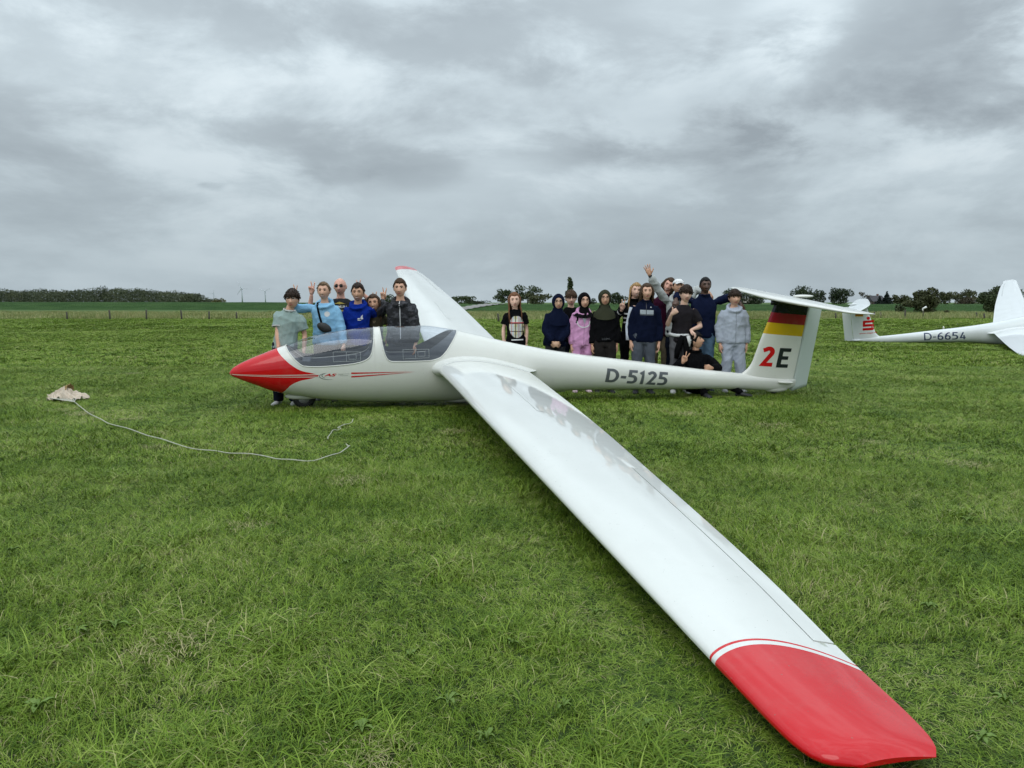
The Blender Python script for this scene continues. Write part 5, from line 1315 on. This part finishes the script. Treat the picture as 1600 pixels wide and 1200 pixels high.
# --- left group
P = person('person in glasses and grey-green t-shirt with a hand on the red glider nose', 448, 10.28, 452, head_px=461, arms=(dict(w=(435, 553, 10.13), pole=(-1, .15, -.2)), 'down'), topc=cloth('tee_sage', (.30, .39, .37)), kind='tee', loose=2.0, sleeve=.72,
           pants=C_DKPANT, pantw=1.25, shoes=M_W, hair=('fringe', (.019, .045, 11, .012, .005, .006), (.040, 26, .045)), hairc='dkbrown', smile=.3, feet=(-.085, .07))
glasses(P, M_PLEX, .022, .018); mb = MB(); mb.tube([P['A'][0][1]  .lerp(P['A'][0][2], .70), P['A'][0][1].lerp(P['A'][0][2], .735)], .0775, 16, caps=False); mb.build('sleeve_trim', C_WHITE, P['root'])
mb = MB(); mb.tube([P['B'](.05 * math.sin(a), -.004 - .05 * math.cos(a), .832 - .012 * max(0, math.cos(a))) for a in np.linspace(0, 6.283, 18)], .007, 6); mb.build('neck_trim', C_WHITE, P['root'])
P = person('person in light blue hoodie with black crossbody bag', 512, 10.68, 441, head_px=511, female=True, width=1.12, arms=(V_(460, 463, 10.50, (-.3, .6, -.6)), dict(w=(541, 556, 10.55))), topc=cloth('hoodie_sky', (.26, .50, .72)), kind='hoodie', loose=1.25, pants=C_DKPANT, shoes=M_BK,
           hair=('shell', .010, .070, 5, .006, .002, .003), hairc='ltbrown', smile=.75, skin='fair')
print_on(P, 'round_print', poly2d([(.032 + .022 * math.cos(a), .735 + .022 * math.sin(a)) for a in np.linspace(0, 6.283, 20, endpoint=False)]), one, C_WHITE)
print_on(P, 'bag_strap', band2d([(-.052, .835), (-.045, .78), (-.03, .72), (-.012, .655)], .018), one, C_BLACK, off=.008)
mb = MB(); c = P['B'](.012, -.098, .625); mb.ell(c, (.105, .04, .062), 16, 10, rot=Matrix.Rotation(.45, 3, 'Y')); mb.build('crossbody_bag', mat('bag_black', (.022, .022, .02), .6, .2, 20, bump=.3), P['root'])
P = person('person in sunglasses and dark printed t-shirt raising a V sign', 536, 11.2, 435, skin='rosy', width=1.28, arms=(V_(487, 459, 11.0, (-.4, .2, -1)), V_(563, 456, 11.14, (.6, .5, -1))), topc=cloth('tee_charcoal', (.030, .032, .036)), kind='tee', loose=1.5, sleeve=.72, pants=C_DKPANT, shoes=M_BK, hair=None, smile=.35, hs=1.06, hairc='grey')
glasses(P, M_LENSD, .024, .017, True, .002)
print_on(P, 'shirt_lettering', text2d('PY MUN', .02), aff(-.058, .752, .116, 0, 0, .020), C_WHITE); print_on(P, 'shirt_motif', poly2d([(-.05, .785), (-.02, .797), (0, .803), (.02, .797), (.05, .785), (.02, .787), (0, .782), (-.02, .787)]), one, mat('print_gold', (.45, .33, .06), .7)); print_on(P, 'shirt_motif', poly2d([(-.02, .722), (.034, .722), (.040, .736), (-.014, .736)]), one, mat('print_gold', (.45, .33, .06), .7))
P = person('person in royal blue hoodie with small white print', 561, 10.82, 444, head_px=563, skin='tan', width=1.05, arms=('down', V_(588, 474, 11.15, (.3, .8, -.8))), topc=cloth('hoodie_royal', (.006, .026, .24)), kind='hoodie', pants=C_DKPANT, shoes=M_BK, hair=('shell', .008, .064, 8, .024, .004, .008), hairc='dkbrown', smile=.9)
print_on(P, 'chest_print', poly2d([(.034, .708), (.040, .728), (.054, .742), (.052, .72), (.058, .705), (.044, .70)], [(.012, .700), (.030, .702), (.030, .712), (.012, .710)], [(.012, .690), (.04, .690), (.04, .697), (.012, .697)]), one, C_WHITE)
P = person('person in olive top between the royal blue hoodie and the black jacket', 587, 11.0, 460, female=True, skin='tan', head=(0, -.08, 0), arms=('back', 'back'), topc=cloth('top_olive', (.052, .046, .030)), kind='tee', loose=.8, sleeve=.5, pants=C_DKPANT, shoes=M_BK, hair=('long', -.27, True), hairc='brown', smile=.85)
print_on(P, 'chest_lettering', text2d('27', .02), aff(-.004, .728, .028, 0, 0, .022), mat('print_tan', (.30, .22, .14), .8))
P = person('person in black patterned zip jacket standing behind the rear canopy', 628, 10.72, 437, skin='fair', width=1.12, arms=(V_(599, 468, 11.12, (-.6, .8, -.6)), dict(w=(650, 541, 10.55), pole=(1, .4, 0))), topc=None, kind='hoodie', loose=1.1, pants=C_DKPANT, shoes=M_BK, hair=('shell', .007, .064, 15, .022, .004, .007), hairc='brown', smile=.6)
m = bpy.data.materials.new('jacket_black_patterned'); m.use_nodes = True; t = m.node_tree; bs = t.nodes['Principled BSDF']; tcn = N(t, 'ShaderNodeTexCoord'); mp_ = N(t, 'ShaderNodeMapping'); t.links.new(tcn.outputs['Object'], mp_.inputs[0]); mp_.inputs['Scale'].default_value = (1, 1, 1.7)
t.links.new(mixc(t, smooth(t, noise(t, mp_.outputs[0], 11, 5, .65), .50, .60), (.008, .008, .010), (.055, .055, .065)), bs.inputs['Base Color']); bs.inputs['Roughness'].default_value = .85; P['top'].data.materials.append(m)
print_on(P, 'zip', band2d([(.0, .825), (.004, .75), (.006, .65), (.008, .52)], .007), one, mat('zip_silver', (.55, .55, .56), .35))
# --- by the wing
P = person('person in black t-shirt with checked round print standing alone behind the wing', 806, 12.0, 457, female=True, skin='pale', head_px=804, head=(.05, -.05, 0), topc=C_BLACK, kind='tee', loose=1.5, sleeve=.66, pants=C_BLACK, shoes=M_W, hair=('long', -.31, True, 0., 110, .0, -1), hairc='auburn', smile=.35)
m = bpy.data.materials.new('checked_print'); m.use_nodes = True; t = m.node_tree; bs = t.nodes['Principled BSDF']; tcn = N(t, 'ShaderNodeTexCoord'); x, y, z = sxyz(t, tcn.outputs['Object'])
def stripe(v, per, off, lo, hi): q = mth(t, 'FRACT', mth(t, 'MULTIPLY_ADD', v, 1 / per, off)); return mth(t, 'MULTIPLY', mth(t, 'GREATER_THAN', q, lo), mth(t, 'LESS_THAN', q, hi))
c = mixc(t, stripe(x, .11, .25, 0, .45), (.55, .58, .60), (.62, .55, .30)); c = mixc(t, mth(t, 'MULTIPLY', stripe(z, .12, .1, 0, .4), .6), c, (.66, .66, .62)); c = mixc(t, stripe(x, .11, .1, 0, .10), c, (.02, .03, .02)); c = mixc(t, stripe(z, .12, .35, 0, .10), c, (.03, .02, .02)); c = mixc(t, stripe(z, .24, .62, 0, .07), c, (.45, .06, .08)); c = mixc(t, stripe(x, .11, .62, 0, .07), c, (.5, .12, .06))
t.links.new(c, bs.inputs['Base Color']); bs.inputs['Roughness'].default_value = .9
print_on(P, 'checked_print', poly2d([(.012 + .076 * math.cos(a), .655 + .112 * math.sin(a)) for a in np.linspace(0, 6.283, 32, endpoint=False)]), one, m)
print_on(P, 'print_caption', rect(-.045, .518, .075, .53), one, C_WHITE)
# --- right group
P = person('person in navy headscarf, glasses and navy top with clasped hands', 867, 11.8, 460, female=True, skin='olive', head_px=871, width=1.12, arms=('clasp', 'clasp'), topc=C_NAVY, kind='sweater', loose=1.9, pants=cloth('trousers_dark_grey', (.03, .03, .034)), shoes=M_BK, hair=None, smile=.5, ears=False)
hijab(P, C_NAVY); glasses(P, M_FRAME)
mb = MB(); mb.ell(P['B'](-.02, .10, .68), (.15, .09, .21), 16, 12); bk = mb.build('backpack', cloth('backpack_black', (.012, .012, .014)), P['root'])
P = person('person in glasses and black t-shirt standing behind two headscarves', 891, 12.35, 454, skin='pale', topc=C_BLACK, kind='tee', loose=1.2, pants=C_DKPANT, shoes=M_W, hair=('fringe', (.016, .045, 21, .008, .004, .005), (.035, 30, .055)), hairc='brown', smile=.1)
glasses(P, M_FRAME)
PINK = cloth('pink_fleece', (.62, .31, .52))
P = person('person in black headscarf and pink zip hoodie with pink trousers', 909, 11.75, 458, female=True, skin='fair', head_px=911, head=(.12, 0, 0), width=1.05, topc=PINK, kind='hoodie', loose=1.2, pants=PINK, pantw=1.1, shoes=cloth('shoe_pink', (.6, .45, .5)), hair=None, smile=.5, ears=False)
hijab(P, C_BLACK, .20); glasses(P, M_FRAME, .020, .017)
print_on(P, 'scarf_front', poly2d([(-.030, .835), (.034, .835), (.022, .765), (-.014, .765)]), one, C_BLACK, off=.010); print_on(P, 'shirt_front', poly2d([(-.016, .765), (.030, .765), (.010, .69)]), one, cloth('shirt_pale_grey', (.42, .42, .46)), off=.008)
print_on(P, 'hoodie_print', band2d([(.0 + .062 * math.cos(a), .715 + .055 * math.sin(a)) for a in np.linspace(R(175), R(370), 22)], .010), one, C_WHITE); print_on(P, 'zip', band2d([(.008, .69), (.008, .60), (.008, .49)], .005), one, mat('zip_pink', (.35, .18, .30), .5)); print_on(P, 'strap', band2d([(-.066, .80), (-.060, .74), (-.072, .70)], .016), one, C_BLACK)
P = person('person in olive headscarf and black sweater with dark trousers', 944, 11.68, 454, female=True, skin='tan', head_px=943, width=1.16, topc=C_BLACK, kind='sweater', loose=1.7, pants=cloth('trousers_brown_black', (.022, .019, .018)), pantw=1.35, shoes=M_BK, hair=None, smile=.1, ears=False, hem=.50)
hijab(P, cloth('scarf_olive', (.040, .042, .026)), .27); glasses(P, M_FRAME)
print_on(P, 'hem_lettering', text2d('LUMI', .0), aff(-.035, .525, .075, 0, 0, .018), mat('print_dull_grey', (.09, .09, .10), .8))
P = person('person in black and white striped top giving a V sign', 984, 12.2, 442, female=True, skin='pale', head_px=990, head=(.0, .12, 0), arms=(V_(972, 484, 11.95, (-.6, .2, -1)), 'down'), topc=C_BLACK, kind='jacket', pants=C_BLACK, shoes=M_BK, hair=('long', -.28, True, .006, 100, .0, -1), hairc='blonde', smile=1.0)
for z in (.70, .66, .62): print_on(P, 'stripe', rect(-.085, z, -.02, z + .013), one, C_WHITE)
s, sh, el, wr = P['A'][0]
for q in (.25, .5, .75):
    mb = MB(); c = el.lerp(wr, q); d = (wr - el).normalized() * .012; mb.tube([c - d, c + d], .0535 - .006 * q, 14, caps=False); mb.build('sleeve_stripe', C_WHITE, P['root'])
P = person('person in navy track jacket with grey chest band and grey trousers', 1004, 11.58, 443, skin='fair', head_px=1007, width=1.12, topc=C_NAVY, kind='jacket', loose=1.25, pants=C_GREYP, pantw=1.2, shoes=M_BK, hair=('long', -.15, False, .012, 95, .012), hairc='brown', smile=.6)
print_on(P, 'chest_band', rect(-.055, .725, -.003, .762), one, cloth('band_grey', (.36, .39, .42))); print_on(P, 'chest_band', rect(.003, .725, .066, .762), one, cloth('band_grey', (.36, .39, .42))); print_on(P, 'chest_band_edge', rect(-.055, .714, .066, .724), one, cloth('band_dark_grey', (.09, .10, .11)))
print_on(P, 'zip', band2d([(.0, .83), (.0, .72)], .004), one, M_FRAME); print_on(P, 'badge', poly2d([(.032, .785), (.050, .785), (.041, .796)]), one, C_WHITE)
s, sh, el, wr = P['A'][0]; mb = MB(); pts = [sh.lerp(el, q) for q in (.05, .4, .8)] + [el.lerp(wr, q) for q in (.1, .5, .9)]; mb.tube([p + Vector((-.050, -.022, .0)) for p in pts], [(.012, .026)] * 6, 8); mb.build('sleeve_stripe', cloth('stripe_pale', (.52, .55, .62)), P['root'])
P = person('person in maroon sweater and beige trousers leaning right', 1029, 12.45, 433, head_px=1040, skin='rosy', head=(-.25, .45, .1), width=1.1, topc=cloth('sweater_maroon', (.042, .007, .022)), kind='sweater', loose=1.2, pants=cloth('trousers_beige', (.20, .165, .115)), pantw=1.2, shoes=M_BK, hair=('long', -.12, False, .018, 120, .012), hairc='brown', smile=.8)
P = person('person in white cap and pale grey hoodie waving a raised arm', 1056, 12.22, 436, skin='tan', arms=(dict(w=(1014, 428, 12.0), d=Vector((-.35, 0, 1)), n=Vector(FW), pose='open', pole=(-.3, 0, -1)), dict(w=(1107, 456, 12.18), d=Vector((.45, -.35, -.9)), n=Vector((-.3, .6, -.6)), pose='cup', pole=(.3, .6, .5))), topc=cloth('hoodie_pale_grey', (.46, .48, .47)), kind='hoodie', loose=1.1, pants=C_DKPANT, shoes=M_W, hair=('shell', .008, .05, 9, .004, .003, .003), hairc='dkbrown', smile=.9, head=(0, 0, -.18))
mb = MB(); T = P['T']; V, F = head_grid(lambda ph, la: (lambda p, n, m_: T(p + n * (.018 * m_ - .014 * (1 - m_))))(head_pt(ph, la), Vector((math.sin(ph), -math.cos(ph), .6)).normalized(), sstep(.038, .046, head_pt(ph, la).z)), 48, 36); mb.add(V, F); cap = mb.build('cap', cloth('cap_white', (.74, .74, .74), bump=.1), P['root'])
mb = MB(); rs = []
for q in (0, .35, .7, 1.): rs += [[T((x * (1 - .25 * q * q), -.085 - .075 * q * math.sqrt(max(.05, 1 - (x / .075) ** 2)) , .048 - .022 * q - 1.6 * x * x + dz_)) for x in np.linspace(-.066, .066, 9)] for dz_ in (0,)]
V = [p for r_1 in rs for p in r_1] + [p + Vector((0, 0, .005)) for r_1 in rs for p in r_1]; F = [(j * 9 + i, j * 9 + i + 1, (j + 1) * 9 + i + 1, (j + 1) * 9 + i) for j in range(3) for i in range(8)]; F += [tuple(i + 36 for i in reversed(q)) for q in F]; mb.add(V, F); mb.build('visor', cloth('cap_white', (.74, .74, .74)), cap)
s, sh, el, wr = P['A'][0]; mb = MB(); d = (wr - el).normalized(); mb.tube([wr - d * .028, wr - d * .004], .030, 14); mb.build('wristband', M_BK, P['root'])
P = person('person in dark t-shirt giving a thumbs-up with a jacket tied at the waist', 1062, 11.66, 447, head_px=1067, skin='pale', head=(.1, .14, 0), arms=(dict(w=(1049, 491, 11.40), d=Vector((.65, -.35, .55)), n=Vector((.3, .9, 0)), pose='thumb', pole=(-.3, .2, -1)), dict(w=(1079, 516, 11.5), d=Vector((.5, -.3, -.5)), n=Vector((-.2, .2, -1)), pose='cup', pole=(.8, .6, 0))), topc=cloth('tee_dark_brown', (.020, .017, .020)), kind='tee', loose=1.5, sleeve=.75, pants=cloth('trousers_mid_grey', (.12, .12, .13)), pantw=1.2, shoes=M_W, hair=('fringe', (.022, .042, 31, .010, .005, .006, 1), (.040, 28, .05, 62, .25)), hairc='dkbrown', smile=.6)
B = P['B']; mb = MB(); mb.tube([B(.108 * math.sin(a), -.080 * math.cos(a), .545 + .004 * math.sin(3 * a)) for a in np.linspace(0, 6.283, 22)], .024, 8); tj = mb.build('tied_jacket', C_WHITE, P['root'])
for sx, w in ((-.028, .05), (.030, .05)):
    mb = MB(); mb.tube([B(sx * .4, -.098, .545), B(sx, -.102, .48), B(sx * 1.5, -.094, .40), B(sx * 1.6, -.088, .33)], [(.02, .030), (.02, .045), (.02, .048), (.02, .03)], 8); mb.build('jacket_sleeve', C_BLACK, tj)
mb = MB(); mb.tube([B(.04, -.104, .545), B(.058, -.108, .50), B(.062, -.10, .45)], [(.012, .03), (.012, .034), (.01, .012)], 8); mb.build('jacket_lining', C_WHITE, tj)
P = person('person in navy sweater and blue jeans with both arms around neighbours', 1095, 11.98, 434, head_px=1097, skin='brown', width=1.14, arms=(dict(w=(1056, 468, 11.98), d=Vector((-.25, -.5, -.8)), n=Vector((.2, .5, -.7)), pose='cup', pole=(-.2, .8, .4)), dict(w=(1156, 473, 11.88), d=Vector((.35, -.55, -.75)), n=Vector((-.2, .5, -.7)), pose='cup', pole=(.2, .8, .3))), topc=cloth('sweater_navy', (.007, .011, .034)), kind='sweater', loose=1.3, pants=C_DENIM, pantw=1.25, shoes=M_NV, hair=('shell', .009, .064, 41, .010, .002, .002), hairc='black', smile=.0)
TRK = cloth('tracksuit_pale', (.43, .47, .55))
P = person('person in pale blue-grey tracksuit standing left of the striped tail fin', 1143, 11.8, 453, skin='fair', width=1.16, arms=('down', 'down'), topc=TRK, kind='hoodie', loose=1.5, pants=TRK, pantw=1.35, shoes=M_GS, hair=('fringe', (.017, .046, 51, .010, .003, .003), (.038, 34, .036)), hairc='dkbrown', smile=.5, feet=(-.075, .105))
print_on(P, 'zip', band2d([(.002, .80), (.002, .65), (.002, .485)], .004), one, mat('zip_grey', (.22, .24, .28), .5))
P = person('person in black jacket sitting on the grass, head turned up, giving a V sign', 1090, 11.52, 522, skin='tan', sit=True, lean=-.06, head=(1.15, 0, -.35), arms=(dict(w=(1067, 566, 11.25), d=Vector((.35, 0, 1)), n=Vector(FW), pose='v', pole=(-1, 0, -1)), dict(w=(1112, 575, 11.2), d=Vector((-.9, -.3, .1)), n=Vector((-.2, .9, 0)), pose='fist', pole=(1, .3, -.5))), topc=C_BLACK, kind='jacket', loose=1.4, pants=C_BLACK, shoes=M_BK, hair=('shell', .022, .040, 61, .016, .006, .006), hairc='black', smile=.2)
P = person('person in grey t-shirt mostly hidden behind the striped tail fin', 1224, 12.4, 466, skin='tan', width=1.3, arms=('down', 'down'), topc=cloth('tee_grey', (.34, .36, .38)), kind='tee', loose=1.6, sleeve=.8, pants=C_DKPANT, shoes=M_NV, hair=SH, hairc='brown')
